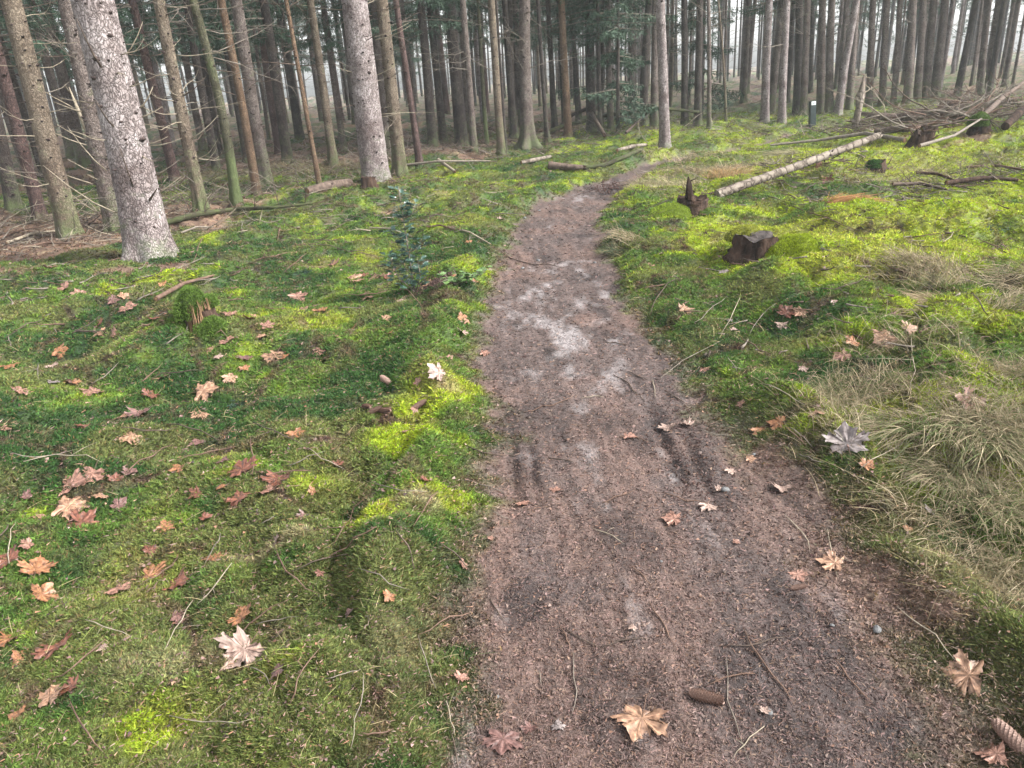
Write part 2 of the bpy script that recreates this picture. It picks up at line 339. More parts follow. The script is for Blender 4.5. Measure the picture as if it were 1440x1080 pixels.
# ------------------------------------------------------------------ mesh helpers
class MB:
    def __init__(s): s.v = []; s.f = []; s.mi = []
    def add(s, vs, fs, mi=0):
        o = len(s.v); s.v.extend(vs); s.f.extend([tuple(i + o for i in f) for f in fs]); s.mi.extend([mi] * len(fs))
    def tube(s, pts, rad, sides=6, mi=0, cap=True, jit=0, oval=1):
        n = len(pts); vs = []; fs = []
        pts = [Vector(p) for p in pts]
        a = Vector((0, 0, 1)); t0 = (pts[1] - pts[0]).normalized()
        if abs(t0.z) > .9: a = Vector((1, 0, 0))
        nrm = t0.cross(a).normalized()
        for i in range(n):
            t = (pts[min(i + 1, n - 1)] - pts[max(i - 1, 0)]).normalized()
            nrm = (nrm - t * nrm.dot(t)).normalized(); bi = t.cross(nrm)
            for k in range(sides):
                an = 2 * math.pi * k / sides
                rr = rad[i] * (1 + (random.random() - .5) * jit)
                vs.append(tuple(pts[i] + (nrm * math.cos(an) + bi * math.sin(an) * oval) * rr))
        for i in range(n - 1):
            for k in range(sides):
                k2 = (k + 1) % sides
                fs.append((i * sides + k, i * sides + k2, (i + 1) * sides + k2, (i + 1) * sides + k))
        if cap: fs.append(tuple(range(sides))[::-1]); fs.append(tuple((n - 1) * sides + k for k in range(sides)))
        s.add(vs, fs, mi)
    def mesh(s, name, mats, smooth=True):
        me = bpy.data.meshes.new(name); me.from_pydata(s.v, [], s.f)
        for m in (mats if isinstance(mats, (list, tuple)) else [mats]): me.materials.append(m)
        me.polygons.foreach_set('material_index', s.mi)
        if smooth: me.polygons.foreach_set('use_smooth', [True] * len(s.f))
        me.update(); return me
def link(name, me, parent=None, loc=None):
    o = bpy.data.objects.new(name, me); col.objects.link(o)
    if parent: o.parent = parent
    if loc is not None: o.location = loc
    return o
def empty(name, loc=(0, 0, 0), quat=None):
    o = bpy.data.objects.new(name, None); col.objects.link(o); o.location = loc; o.empty_display_size = .1
    if quat is not None: o.rotation_mode = 'QUATERNION'; o.rotation_quaternion = quat
    return o
def tag(o, label=None, cat=None, group=None, kind=None):
    if label: o['label'] = label
    if cat: o['category'] = cat
    if group: o['group'] = group
    if kind: o['kind'] = kind
    return o
def npmesh(name, V, F, cols, mat, smooth=False):
    """V (n,3), F (m,k) all faces of k corners, per-vertex colours"""
    me = bpy.data.meshes.new(name); k = F.shape[1]
    me.vertices.add(len(V)); me.vertices.foreach_set('co', V.astype(np.float32).ravel())
    me.loops.add(F.size); me.loops.foreach_set('vertex_index', F.astype(np.int32).ravel())
    me.polygons.add(len(F)); me.polygons.foreach_set('loop_start', np.arange(len(F), dtype=np.int32) * k)
    if smooth: me.polygons.foreach_set('use_smooth', np.ones(len(F), bool))
    a = me.color_attributes.new('Col', 'FLOAT_COLOR', 'POINT')
    c4 = np.ones((len(V), 4), np.float32); c4[:, :3] = cols; a.data.foreach_set('color', c4.ravel())
    me.materials.append(mat); me.update(calc_edges=True); return me

# ------------------------------------------------------------------ ground sheet (polar grid, one mesh)
fa = np.linspace(-74, 74, 1080); ba = np.linspace(74, 286, 120)[1:-1]
ang = np.radians(np.concatenate([fa, ba])); na = len(ang)
rad = np.concatenate([np.linspace(.01, 1.1, 14)[:-1], np.geomspace(1.1, 14, 760), np.geomspace(14, 60, 160)[1:], np.geomspace(60, 150, 12)[1:]])
nr = len(rad)
A_, R_ = np.meshgrid(ang, rad)
X = R_ * np.sin(A_); Y = R_ * np.cos(A_)
xf, yf = X.ravel(), Y.ravel()
H = height(xf, yf)
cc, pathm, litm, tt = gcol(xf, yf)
near = sst(14, 6, np.hypot(xf, yf))
H = H + (1 - pathm) * near * ((vn(xf / .028, yf / .028, 90) - .5) * .014 + (vn(xf / .06, yf / .06, 92) - .5) * .012) + pathm * near * (vn(xf / .018, yf / .03, 91) - .5) * .006
H = H - (1 - pathm) * .008
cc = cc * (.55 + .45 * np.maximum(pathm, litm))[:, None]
V = np.stack([xf, yf, H], 1)
i = np.arange(nr - 1)[:, None]; j = np.arange(na)[None]; j2 = (j + 1) % na
F = np.stack([i * na + j, i * na + j2, (i + 1) * na + j2, (i + 1) * na + j], -1).reshape(-1, 4)
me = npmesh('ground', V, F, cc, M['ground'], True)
g = link('ground', me); tag(g, kind='structure')

# ------------------------------------------------------------------ spruce trees
def wob(z, s, amp): return amp * (vn(z / 2.1, 0.3, s) - .5) * 2, amp * (vn(z / 2.1, 7.7, s) - .5) * 2
def trunk_mesh(name, rb, Ht, mat, seed, fine=False, amp=.03, flare=1.0, knots=True, ztop_fine=4.5, twigs=0, tmat=None, tr=.005, tl=1.2):
    rs = np.random.default_rng(seed)
    mb = MB()
    if fine: zs = list(np.arange(-.25, .6, .03)) + list(np.arange(.6, ztop_fine, .07)) + list(np.linspace(ztop_fine, Ht, 14)); n = 40
    else: zs = [-.25, -.05, .05, .15, .3, .5, .8] + list(np.arange(1.3, 7, .7)) + list(np.linspace(7.2, Ht, 7)); n = 14
    nl = int(rs.integers(4, 7)); ph = rs.random() * 6
    vs = []
    for z in zs:
        ox, oy = wob(z, seed % 97, amp)
        o0 = wob(0, seed % 97, amp); ox -= o0[0]; oy -= o0[1]
        r = rb * max(.06, 1 - z / (Ht * 1.02)) if z > 0 else rb
        fl = flare * (.28 * math.exp(-max(z, 0) / .13) + .12 * math.exp(-max(z, 0) / .5))
        for k in range(n):
            a = 2 * math.pi * k / n
            lob = 1 + fl * (1 + .9 * math.sin(nl * a + ph)) + .02 * math.sin(2 * a + seed)
            if fine: lob += .035 * (fbm(a * 4.5 + 3, z * 7, seed % 50, 3) - .5) * 2 + .02 * (vn(a * 14, z * 22, seed % 31) - .5)
            else: lob += .05 * (vn(a * 3, z * 3, seed % 31) - .5)
            vs.append((ox + r * lob * math.cos(a), oy + r * lob * math.sin(a), z))
    fs = [(i * n + k, i * n + (k + 1) % n, (i + 1) * n + (k + 1) % n, (i + 1) * n + k) for i in range(len(zs) - 1) for k in range(n)]
    fs.append(tuple((len(zs) - 1) * n + k for k in range(n)))
    mb.add(vs, fs, 0)
    if knots:
        z = .25 + rs.random() * .3
        while z < (5.5 if fine else 6):
            m = int(rs.integers(4, 8)) if fine else int(rs.integers(2, 5))
            a0 = rs.random() * 6
            for q in range(m):
                a = a0 + q * 2 * math.pi / m + rs.normal() * .3; zz = z + rs.normal() * .07
                if zz < .12: continue
                ox, oy = wob(zz, seed % 97, amp); o0 = wob(0, seed % 97, amp); ox -= o0[0]; oy -= o0[1]
                r = rb * (1 - zz / (Ht * 1.02)) * .97
                kr = (.007 + .03 * rb * rs.random()) * (1 if rs.random() < .75 else 1.8)
                d = Vector((math.cos(a), math.sin(a), .35 * rs.random()))
                p = Vector((ox + r * d.x, oy + r * d.y, zz))
                L = .012 + .04 * rs.random() ** 2
                mb.tube([p - d * .01, p + d * .006, p + d * (.008 + L * .5), p + d * (.01 + L)], [kr * 1.9, kr * 1.5, kr * .7, kr * .35], 7 if fine else 5, 1, True, .5, .7)
            z += (.10 if fine else .28) + rs.random() * (.16 if fine else .3)
    for q in range(twigs):
        z = .3 + 7 * rs.random(); a = rs.random() * 6.283; ox, oy = wob(z, seed % 97, amp); o0 = wob(0, seed % 97, amp)
        rr = rb * (1 - z / Ht) * .8
        dead_branch(mb, (ox - o0[0] + rr * math.cos(a), oy - o0[1] + rr * math.sin(a), z), (math.cos(a), math.sin(a), -.1 + rs.normal() * .2), .25 + tl * rs.random() ** 1.6, rs, tr * (.6 + .8 * rs.random()), .25, 3, 4, 3, 2)
    return mb.mesh(name, [mat, M['knot'], tmat or M['knot']])
def twig_path(p, d, L, rs, up=.25, n=6, kink=.12):
    pts = [Vector(p)]; d = Vector(d).normalized()
    for i in range(n):
        d = (d + Vector((rs.normal() * kink, rs.normal() * kink, rs.normal() * kink + up / n))).normalized()
        pts.append(pts[-1] + d * (L / n))
    return pts
def dead_branch(mb, p, d, L, rs, r=.008, up=.3, side=4, n=6, sides=5, mi=0, kink=.12):
    pts = twig_path(p, d, L, rs, up, n, kink)
    mb.tube(pts, [r * (1 - .85 * i / n) for i in range(n + 1)], sides, mi)
    for q in range(side):
        i = 1 + int(rs.random() * (n - 1)); t = (pts[i] - pts[i - 1]).normalized()
        s = t.cross(Vector((rs.normal(), rs.normal(), rs.normal()))).normalized()
        dd = t * .7 + s * .7
        sp = twig_path(pts[i], dd, L * (.2 + .3 * rs.random()) * (1 - i / (n + 2)), rs, up * .5, 3, kink)
        mb.tube(sp, [r * .45, r * .35, r * .25, r * .12], 3, mi)
    return pts
def bare_branches(name, rb, Ht, seed, mat, z0=.6, z1=7.5, cnt=50, lmin=.25, lmax=1.3, r=.006, side=3, droop=-.1):
    rs = np.random.default_rng(seed + 900); mb = MB()
    for q in range(cnt):
        z = z0 + (z1 - z0) * rs.random(); a = rs.random() * 6.283
        rr = rb * (1 - z / Ht) * .9
        dead_branch(mb, (rr * math.cos(a), rr * math.sin(a), z), (math.cos(a), math.sin(a), droop + rs.normal() * .2), lmin + (lmax - lmin) * rs.random() ** 1.6, rs, r * (.6 + .8 * rs.random()), .25, side, 4, 3)
    return mb.mesh(name, mat)
def crown_mesh(name, z0, Ht, rmax, seed, dens=1.0, needle=.09):
    """whorled drooping spruce boughs carrying needle sprays"""
    rs = np.random.default_rng(seed); mb = MB(); P = []; D = []; Ls = []
    z = z0
    while z < Ht - .2:
        f = (z - z0) / (Ht - z0); R0 = rmax * (1 - f) ** .8 * (.75 + .5 * rs.random()) + .15
        if f < .12: R0 *= .75
        for q in range(int(rs.integers(3, 6))):
            a = rs.random() * 6.283; n = 5; d = Vector((math.cos(a), math.sin(a), .12 - .1 * rs.random())); p = Vector((0, 0, z + rs.normal() * .1)); pts = [p.copy()]
            L = R0 * (.7 + .5 * rs.random())
            for i in range(n):
                d = (d + Vector((rs.normal() * .06, rs.normal() * .06, -.12 + .05 * i))).normalized(); p = p + d * L / n; pts.append(p.copy())
            mb.tube(pts, [.016 * (1 - .8 * i / n) for i in range(n + 1)], 3, 1)
            # side twigs
            m = max(4, int(L * 13 * dens))
            for k in range(m):
                u = .15 + .85 * k / m; ii = min(int(u * n), n - 1); t = (pts[ii + 1] - pts[ii]).normalized(); b = pts[ii].lerp(pts[ii + 1], u * n - ii)
                s = t.cross(Vector((0, 0, 1))).normalized() * (1 if k % 2 else -1)
                dd = (t * .5 + s * .8 + Vector((rs.normal() * .15, rs.normal() * .15, -.45 - .5 * rs.random()))).normalized()
                l2 = (.15 + .30 * (1 - u)) * (.6 + .8 * rs.random()) * min(1, L)
                mm = max(3, int(l2 / .045))
                for h in range(mm):
                    P.append(b + dd * l2 * h / mm); D.append(dd); Ls.append(needle * (.7 + .6 * rs.random()))
        z += .26 + .3 * rs.random() * (1 + f)
    P = np.array(P); D = np.array(D); Ls = np.array(Ls); n = len(P)
    vs = []; rr = rs.normal(size=(n, 3))
    S = np.cross(D, rr); S /= np.linalg.norm(S, axis=1)[:, None]
    for sg in (1, -1):
        T = D * .75 + S * sg * .6; T /= np.linalg.norm(T, axis=1)[:, None]
        Wd = np.cross(T, rr); Wd /= np.linalg.norm(Wd, axis=1)[:, None]
        vs.append(np.stack([P - Wd * .011, P + Wd * .011, P + T * Ls[:, None]], 1).reshape(-1, 3))
    vs = np.vstack(vs); o = len(mb.v); k = len(vs) // 3
    mb.v.extend(map(tuple, vs)); mb.f.extend([(o + 3 * i, o + 3 * i + 1, o + 3 * i + 2) for i in range(k)]); mb.mi.extend([0] * k)
    return mb.mesh(name, [M['needles'], M['twig_grey']], False)

CROWNS = {'high': [crown_mesh('crown_high_%d' % s, 7.5, 17, 1.7, 100 + s, .65, .12) for s in range(2)],
          'mid': [crown_mesh('crown_mid_%d' % s, 4.6, 16.5, 1.8, 200 + s, .65, .12) for s in range(3)],
          'low': [crown_mesh('crown_low_%d' % s, 2.6, 15.5, 1.9, 300 + s, .8, .11) for s in range(3)],
          'foot': [crown_mesh('crown_foot_%d' % s, .5, 6.5, 1.1, 400 + s, 1.6, .09) for s in range(2)]}
GROVE = 'spruce trees of the plantation'
BASES = []
SZ = {}
def lean_quat(base, xt, yt=0):
    d = Vector((base.x, base.y, 0)).normalized(); rv = Vector(ray(xt, yt))
    t = (base.xy.dot(d.xy)) / rv.xy.dot(d.xy)
    q = Vector(CAM) + rv * t
    return Vector((0, 0, 1)).rotation_difference((q - base).normalized())
# xb, yb = foot, xt = where the trunk leaves the top of the photo, w = width at foot in pixels, bark, crown, height, n bare branches, label
TREES = [
 (212, 364, 137, 56, 'pale', 'high', 17, 'fine', 'thick pale flaky spruce trunk close by on the left, leaning left over the moss'),
 (100, 333, 13, 28, 'tan', 'high', 15, 'fine', 'medium olive grey spruce trunk just left of the thick pale trunk'),
 (163, 328, 92, 23, 'grey', 'high', 15, 'mid', 'pinkish grey spruce trunk half hidden behind the thick pale left trunk'),
 (283, 292, 225, 17, 'tan', 'high', 14, 'fine', 'slender knotty spruce trunk just right of the thick pale left trunk'),
 (333, 285, 262, 13, 'green', 'high', 13, 'mid', 'crooked greenish trunk covered in algae behind the fallen mossy branch'),
 (362, 275, 315, 12, 'orange', 'high', 14, 'mid', 'orange brown slim spruce trunk, front one of a close pair'),
 (374, 259, 330, 18, 'grey', 'high', 15, 'mid', 'brown grey trunk of the close pair behind the orange brown one'),
 (449, 259, 403, 7, 'orange', 'high', 10, 'mid', 'very thin orange brown spruce pole in front of the dry thicket'),
 (469, 228, 436, 12, 'tan', 'mid', 14, 'mid', 'slim crooked tan trunk right of the thin orange pole'),
 (405, 227, 370, 14, 'dark', 'low', 15, 'far', 'dark trunk left of the thin orange pole'),
 (484, 212, 453, 9, 'grey', 'low', 15, 'far', 'thin grey forked trunk left of the big pale middle trunk'),
 (530, 256, 501, 38, 'pale', 'high', 17, 'fine', 'big pale spruce trunk with dark knots in the middle left of the moss'),
 (563, 244, 535, 18, 'tan', 'high', 15, 'mid', 'smooth grey trunk directly right of the big pale middle trunk'),
 (590, 231, 557, 9, 'red', 'mid', 14, 'mid', 'thin reddish trunk right of the smooth grey one'),
 (609, 203, 588, 13, 'dark', 'low', 15, 'far', 'dark trunk, first behind the thin reddish one'),
 (624, 202, 604, 11, 'dark', 'low', 15, 'far', 'dark trunk, second behind the thin reddish one'),
 (650, 207, 631, 18, 'dark', 'mid', 16, 'mid', 'stout dark trunk with bare twigs left of the olive pole'),
 (667, 213, 651, 10, 'grey', 'mid', 15, 'mid', 'grey trunk touching the stout dark twiggy trunk'),
 (685, 201, 672, 6, 'green', 'high', 12, 'mid', 'thin olive green pole between dark trunks left of path end'),
 (705, 216, 690, 11, 'tan', 'high', 14, 'mid', 'yellowish smooth trunk with a whitish foot left of the path end'),
 (712, 215, 697, 4, 'dark', 'high', 10, 'mid', 'very thin dark pole hugging the yellowish smooth trunk'),
 (724, 195, 711, 9, 'dark', 'mid', 15, 'far', 'dark slim trunk between the yellowish trunk and the flared one'),
 (743, 206, 738, 17, 'grey', 'high', 16, 'mid', 'grey trunk with wide flared roots left of the path end'),
 (770, 200, 755, 6, 'dark', 'mid', 13, 'mid', 'thin black leaning trunk right of the flared root trunk'),
 (781, 191, 771, 8, 'dark', 'mid', 15, 'far', 'dark slim trunk, second right of the flared root trunk'),
 (799, 193, 790, 11, 'orange', 'mid', 15, 'mid', 'brown trunk with bare side branches above the path end'),
 (832, 187, 826, 14, 'dark', 'low', 15, 'mid', 'dark trunk with green boughs straight beyond the path end'),
 (844, 187, 841, 6, 'dark', 'low', 13, 'far', 'thin dark trunk right beside the green boughed one'),
 (859, 183, 857, 9, 'grey', 'low', 15, 'far', 'grey trunk left of the bushy young spruce'),
 (905, 175, 912, 13, 'dark', 'mid', 15, 'far', 'grey green trunk, second left of the pale lone trunk by the path'),
 (920, 176, 921, 12, 'grey', 'mid', 15, 'far', 'brown grey trunk just left of the pale lone trunk by the path'),
 (935, 208, 930, 16, 'pale', 'high', 15, 'mid', 'pale lone trunk with a mossy foot where the path bends'),
 (963, 176, 962, 11, 'dark', 'mid', 15, 'mid', 'brown trunk, first right of the pale lone trunk'),
 (981, 175, 984, 12, 'dark', 'mid', 15, 'far', 'grey brown trunk, second right of the pale lone trunk'),
 (997, 180, 996, 7, 'grey', 'mid', 14, 'mid', 'slim knotty trunk, third right of the pale lone trunk'),
 (1021, 170, 1010, 4, 'tan', 'mid', 11, 'far', 'very thin leaning pole left of the pale pair'),
 (1075, 173, 1080, 13, 'pale', 'high', 15, 'mid', 'white grey trunk, left one of the pale pair near the marker post'),
 (1099, 173, 1106, 12, 'pale', 'high', 15, 'mid', 'pinkish pale trunk, right one of the pale pair near the marker post'),
 (1130, 163, 1134, 11, 'grey', 'high', 15, 'mid', 'pinkish grey trunk just left of the marker post'),
 (1121, 160, 1123, 13, 'dark', 'mid', 15, 'far', 'dark trunk behind and left of the marker post'),
 (1153, 158, 1156, 12, 'dark', 'mid', 15, 'far', 'dark trunk behind and right of the marker post'),
 (1166, 156, 1170, 12, 'dark', 'mid', 15, 'far', 'dark trunk touching the left side of the slanting pale trunk'),
 (1178, 160, 1203, 12, 'pale', 'high', 14, 'mid', 'slanting pale trunk right of the marker post'),
 (1194, 152, 1204, 11, 'dark', 'mid', 15, 'far', 'dark trunk behind the broken snag'),
 (1222, 150, 1229, 11, 'dark', 'mid', 15, 'far', 'dark upright trunk, first right of the broken snag'),
 (1240, 147, 1248, 11, 'grey', 'mid', 15, 'far', 'grey upright trunk, second right of the broken snag'),
 (1256, 146, 1264, 9, 'dark', 'mid', 15, 'far', 'dark slim trunk, third right of the broken snag'),
 (1276, 145, 1284, 13, 'grey', 'high', 15, 'far', 'grey trunk above the fallen dark log on the right'),
 (1289, 143, 1299, 11, 'grey', 'high', 15, 'far', 'lighter grey trunk above the left end of the brush pile'),
 (1302, 139, 1313, 11, 'dark', 'high', 15, 'far', 'brown trunk above the brush pile, left of the stout one'),
 (1315, 137, 1328, 13, 'dark', 'high', 15, 'mid', 'stout dark brown trunk above the brush pile'),
 (1346, 132, 1372, 10, 'dark', 'high', 14, 'mid', 'dark trunk slanting right above the brush pile'),
 (1377, 132, 1391, 11, 'dark', 'high', 15, 'mid', 'dark slim trunk in front of the misty stout one at far right'),
 (1391, 127, 1407, 14, 'grey', 'high', 15, 'far', 'stout misty grey trunk at far right'),
 (20, 292, -42, 22, 'dark', 'mid', 15, 'mid', 'dark ringed trunk at the left border of the woods'),
 (57, 305, -22, 18, 'red', 'mid', 15, 'mid', 'reddish brown trunk between the left border and the olive grey trunk'),
 (247, 253, 186, 15, 'red', 'low', 15, 'far', 'dull brown trunk seen behind the right edge of the thick pale trunk'),
 (305, 240, 262, 13, 'dark', 'low', 15, 'far', 'dark trunk deep behind the greenish algae trunk'),
 (348, 228, 305, 12, 'dark', 'low', 15, 'far', 'dark trunk deep behind the orange brown slim trunk'),
]
TREE_OBS = []
DB = {'d': [], 'g': []}
for kk in range(8):
    for key, mt in (('d', 'twig_dark'), ('g', 'twig_grey')):
        mb = MB(); dead_branch(mb, (0, 0, 0), (1, 0, -.05), 1.0, np.random.default_rng(800 + kk), .006, .25, 5, 6, 4); DB[key].append(mb.mesh('dead_branch', M[mt]))
crown_of = lambda kind, i: CROWNS[kind][i % len(CROWNS[kind])]
for k, (xb, yb, xt, wpx, bark, cr, Ht, det, label) in enumerate(TREES):
    if k > 34 and bark == 'dark' and k % 3 and k < 54: bark = 'grey'
    b = at(xb, yb); zc = float((np.array(b) - CAM) @ fw); r = .5 * wpx / FPX * zc * (.88 if k > 28 else 1)
    q = lean_quat(b, xt); t = empty('spruce_tree', b, q); BASES.append((b.x, b.y))
    tag(t, label, 'tree', GROVE); TREE_OBS.append(t)
    fine = det == 'fine'
    fl = 2.1 if 'flared' in label else (.75 if k == 0 else .5 if k == 11 else .7)
    twm = M['twig_dark' if bark in ('dark', 'red', 'orange') else 'twig_grey']
    tm = trunk_mesh('trunk', r, Ht, M[bark], 31 + k * 7, fine or wpx > 16, .07 if bark == 'green' else .025, fl, True, 3.2 if fine else 3.8, 30 if det == 'far' else 0, twm)
    link('trunk', tm, t)
    cm = crown_of(cr, k); c = link('crown', cm, t); c.rotation_euler = (0, 0, k * 1.3)
    rs = np.random.default_rng(500 + k)
    dist = math.hypot(b.x, b.y)
    if fine:
        nb = [18, 26, 0, 26, 0, 0, 0, 0, 0, 0, 0, 22][k] if k < 12 else 8
        for h in range(nb):
            z = .4 + 2.4 * rs.random(); a = rs.random() * 6.283; mb = MB(); rr = r * (1 - z / Ht) * .92
            p = Vector((rr * math.cos(a), rr * math.sin(a), z))
            d = Vector((math.cos(a), math.sin(a), -.15 + .3 * rs.random()))
            dead_branch(mb, (0, 0, 0), d, .3 + .7 * rs.random() if k else .15 + .35 * rs.random(), rs, .0062, .5, 3, 7, 5)
            link('dead_branch', mb.mesh('dead_branch', M[['twig_pale', 'twig_grey', 'twig_pale', 'twig_dark'][h % 4]]), t, p)
    elif det == 'mid':
        for h in range(30):
            z = .3 + (1.2 + 4 * rs.random() if dist > 10 else 3 * rs.random()); a = rs.random() * 6.283; rr = r * (1 - z / Ht) * .85; s_ = .35 + 1.1 * rs.random() ** 1.3
            o = link('dead_branch', DB['d' if twm == M['twig_dark'] else 'g'][int(rs.integers(0, 8))], t, Vector((rr * math.cos(a), rr * math.sin(a), z))); o.rotation_euler = (0, rs.normal() * .2, a); o.scale = (s_,) * 3
# bushy young spruces among the trunks
YOUNG = 'young spruces with green boughs to the ground'
for k, (xb, yb, xt, hh, label) in enumerate([(869, 187, 868, 1.0, 'dense dark green young spruce left of the pale lone trunk, boughs down to the moss'),
                                      (846, 182, 848, 1.25, 'taller green young spruce beyond the path end, behind the bushy one'),
                                      (986, 168, 988, 1.2, 'young green spruce standing behind the trunks right of the pale lone trunk')]):
    b = at(xb, yb); t = empty('young_spruce', b, lean_quat(b, xt)); tag(t, label, 'young tree', YOUNG); t.scale = (hh * (.85 if k else .8),) * 2 + (hh,)
    BASES.append((b.x, b.y))
    link('trunk', trunk_mesh('trunk', .06, 6.6, M['dark'], 77 + k, False, .02, .3, False), t)
    link('crown', CROWNS['foot'][k % 2], t)
# the rest of the plantation: copies of ten trees
variants = []
for k in range(10):
    rb = [.10, .13, .085, .15, .075, .12, .09, .135, .065, .11][k]; Ht = [15, 16, 14.5, 17, 14, 16, 15, 16.5, 12, 16][k]
    bark = ['dark', 'grey', 'dark', 'red', 'grey', 'dark', 'tan', 'grey', 'dark', 'pale'][k]
    variants.append((trunk_mesh('trunk', rb, Ht, M[bark], 700 + k, False, .04, .7, True, 4, 50, M['twig_dark' if k % 2 else 'twig_grey'], .006, 1.4), bark))
DESC = {'dark': 'dark brown', 'grey': 'dull grey', 'red': 'reddish brown', 'tan': 'tan', 'pale': 'pale grey'}
rs = np.random.default_rng(5); fill = []
rmin_az = lambda a: np.interp(a, [-45, -30, -20, -8, 2, 12, 20, 32, 45], [11.5, 12.5, 14.5, 18, 21, 22, 23, 25, 26])
tries = 0
while len(fill) < 232 and tries < 60000:
    tries += 1
    a = -45 + 88 * rs.random() ** .8; lo = rmin_az(a); rr = lo + (58 - lo) * rs.random() ** 1.25
    x, y = rr * math.sin(R(a)), rr * math.cos(R(a))
    ms = (1.0 + rr * .012) * (.8 if a > 0 else 1)
    if all((x - p) ** 2 + (y - q) ** 2 > ms * ms for p, q in BASES): fill.append((x, y, rr, a)); BASES.append((x, y))
for k, (x, y, rr, a) in enumerate(fill):
    v = int(rs.integers(0, 10))
    if rr < 25 and v == 9: v = 5
    if a > 10 and rs.random() < .55: v = [1, 4, 7, 9][int(rs.integers(0, 4))] if rr > 30 else [1, 4, 7][int(rs.integers(0, 3))]
    tm, bark = variants[v]
    t = empty('spruce_tree', (x, y, float(height(x, y)) - .02)); t.rotation_euler = (rs.normal() * .018, rs.normal() * .018, rs.random() * 6.28)
    s = (.75 + .35 * rs.random()) * (.8 if a > 3 else 1); t.scale = (s, s, 1 + .15 * rs.random())
    zone = ('on the far left side' if a < -22 else 'left of the middle' if a < -6 else 'beyond the path end' if a < 8 else 'right of the path end' if a < 20 else 'on the far right side')
    dep = 'front rows' if rr < rmin_az(a) + 7 else ('misty depths' if rr > 40 else 'middle rows')
    tag(t, '%s spruce trunk in the %s of the plantation %s' % (DESC[bark], dep, zone), 'tree', GROVE + ', %s %s %s' % (DESC[bark], dep, zone))
    link('trunk', tm, t)
    u = rs.random()
    kind = ('low' if u < .5 else 'mid') if a < -3 else (('low' if u < .45 else 'mid') if a < 8 else ('low' if u < .15 else 'mid' if u < .75 else 'high'))
    link('crown', crown_of(kind, k), t)

# ------------------------------------------------------------------ moss, litter, grass (stuff)
def polar(n, rmin, rmax, p, amax=46):
    """dense in the middle of the view, thinner out to the sides"""
    a = np.radians(np.where(RNG.random(n) < .8, RNG.uniform(-amax, amax, n), RNG.choice([-1, 1], n) * RNG.uniform(amax, 72, n))); u = RNG.random(n)
    r = (rmin ** (1 - p) + u * (rmax ** (1 - p) - rmin ** (1 - p))) ** (1 / (1 - p)) if p != 1 else rmin * (rmax / rmin) ** u
    return r * np.sin(a), r * np.cos(a), r
def blades(P, T, L, W, bend, K, cols):
    """ribbons: P base, T unit direction, L length, W half width; K segments bending by 'bend' (n,3) at the tip; ends in a point"""
    n = len(P); rr = RNG.normal(size=(n, 3)); S = np.cross(T, rr); S /= np.linalg.norm(S, axis=1)[:, None] + 1e-9
    rows = []
    for i in range(K):
        u = i / K; c = P + T * (L * u)[:, None] + bend * (L * u * u)[:, None]; w_ = (W * (1 - .5 * u))[:, None]
        rows += [c - S * w_, c + S * w_]
    rows.append(P + T * L[:, None] + bend * L[:, None])
    m = 2 * K + 1; V = np.stack(rows, 1).reshape(-1, 3); base = (np.arange(n) * m)[:, None]
    tris = []
    for i in range(K - 1):
        a = 2 * i; tris += [[a, a + 1, a + 3], [a, a + 3, a + 2]]
    tris.append([2 * K - 2, 2 * K - 1, 2 * K])
    F = (base[:, :, None] + np.array(tris)[None]).reshape(-1, 3)
    return V, F, np.repeat(cols, m, axis=0)
# moss: tufts of five or six pointed shoots
n = 1000000
x, y, r = polar(n, 1.0, 25, 1.25)
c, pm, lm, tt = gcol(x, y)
keep = RNG.random(n) < (1 - pm) * (1 - .8 * lm) * (.97)
keep |= (RNG.random(n) < .02) & (pm < .6)
x, y, r, c, tt = x[keep], y[keep], r[keep], c[keep], tt[keep]
z = height(x, y); n = len(x); K = 5
sz = np.clip(.0078 * (r / 1.6) ** .5, .006, .05) * (.6 + .8 * RNG.random(n))
sz *= .7 + .3 * vn(x / .12, y / .12, 95) + .5 * vn(x / .03, y / .03, 96)
gx = height(x + .02, y) - z; gy = height(x, y + .02) - z
nrm = np.stack([-gx / .02, -gy / .02, np.ones(n)], 1); nrm /= np.linalg.norm(nrm, axis=1)[:, None]
Vs, Fs, Cs = [], [], []; o = 0
for k in range(K):
    a = RNG.uniform(0, 6.283, n); tl = RNG.uniform(.3, 2.2, n)
    T = nrm + np.stack([np.cos(a) * tl, np.sin(a) * tl, np.zeros(n)], 1); T /= np.linalg.norm(T, axis=1)[:, None]
    P = np.stack([x, y, z - .002], 1) + RNG.normal(size=(n, 3)) * (sz * .25)[:, None] * [1, 1, .2]
    L = sz * RNG.uniform(.7, 1.6, n)
    cj = c * (RNG.uniform(.55, 1.6, n)[:, None]) * (1 + RNG.normal(size=(n, 3)) * .07)
    brown = RNG.random(n) < .05; cj[brown] = C(.16, .11, .05)
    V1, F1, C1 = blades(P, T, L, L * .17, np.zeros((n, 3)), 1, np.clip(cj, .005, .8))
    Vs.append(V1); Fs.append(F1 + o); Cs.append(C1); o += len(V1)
tag(link('moss', npmesh('moss', np.vstack(Vs), np.vstack(Fs), np.vstack(Cs), M['moss'])), kind='stuff')
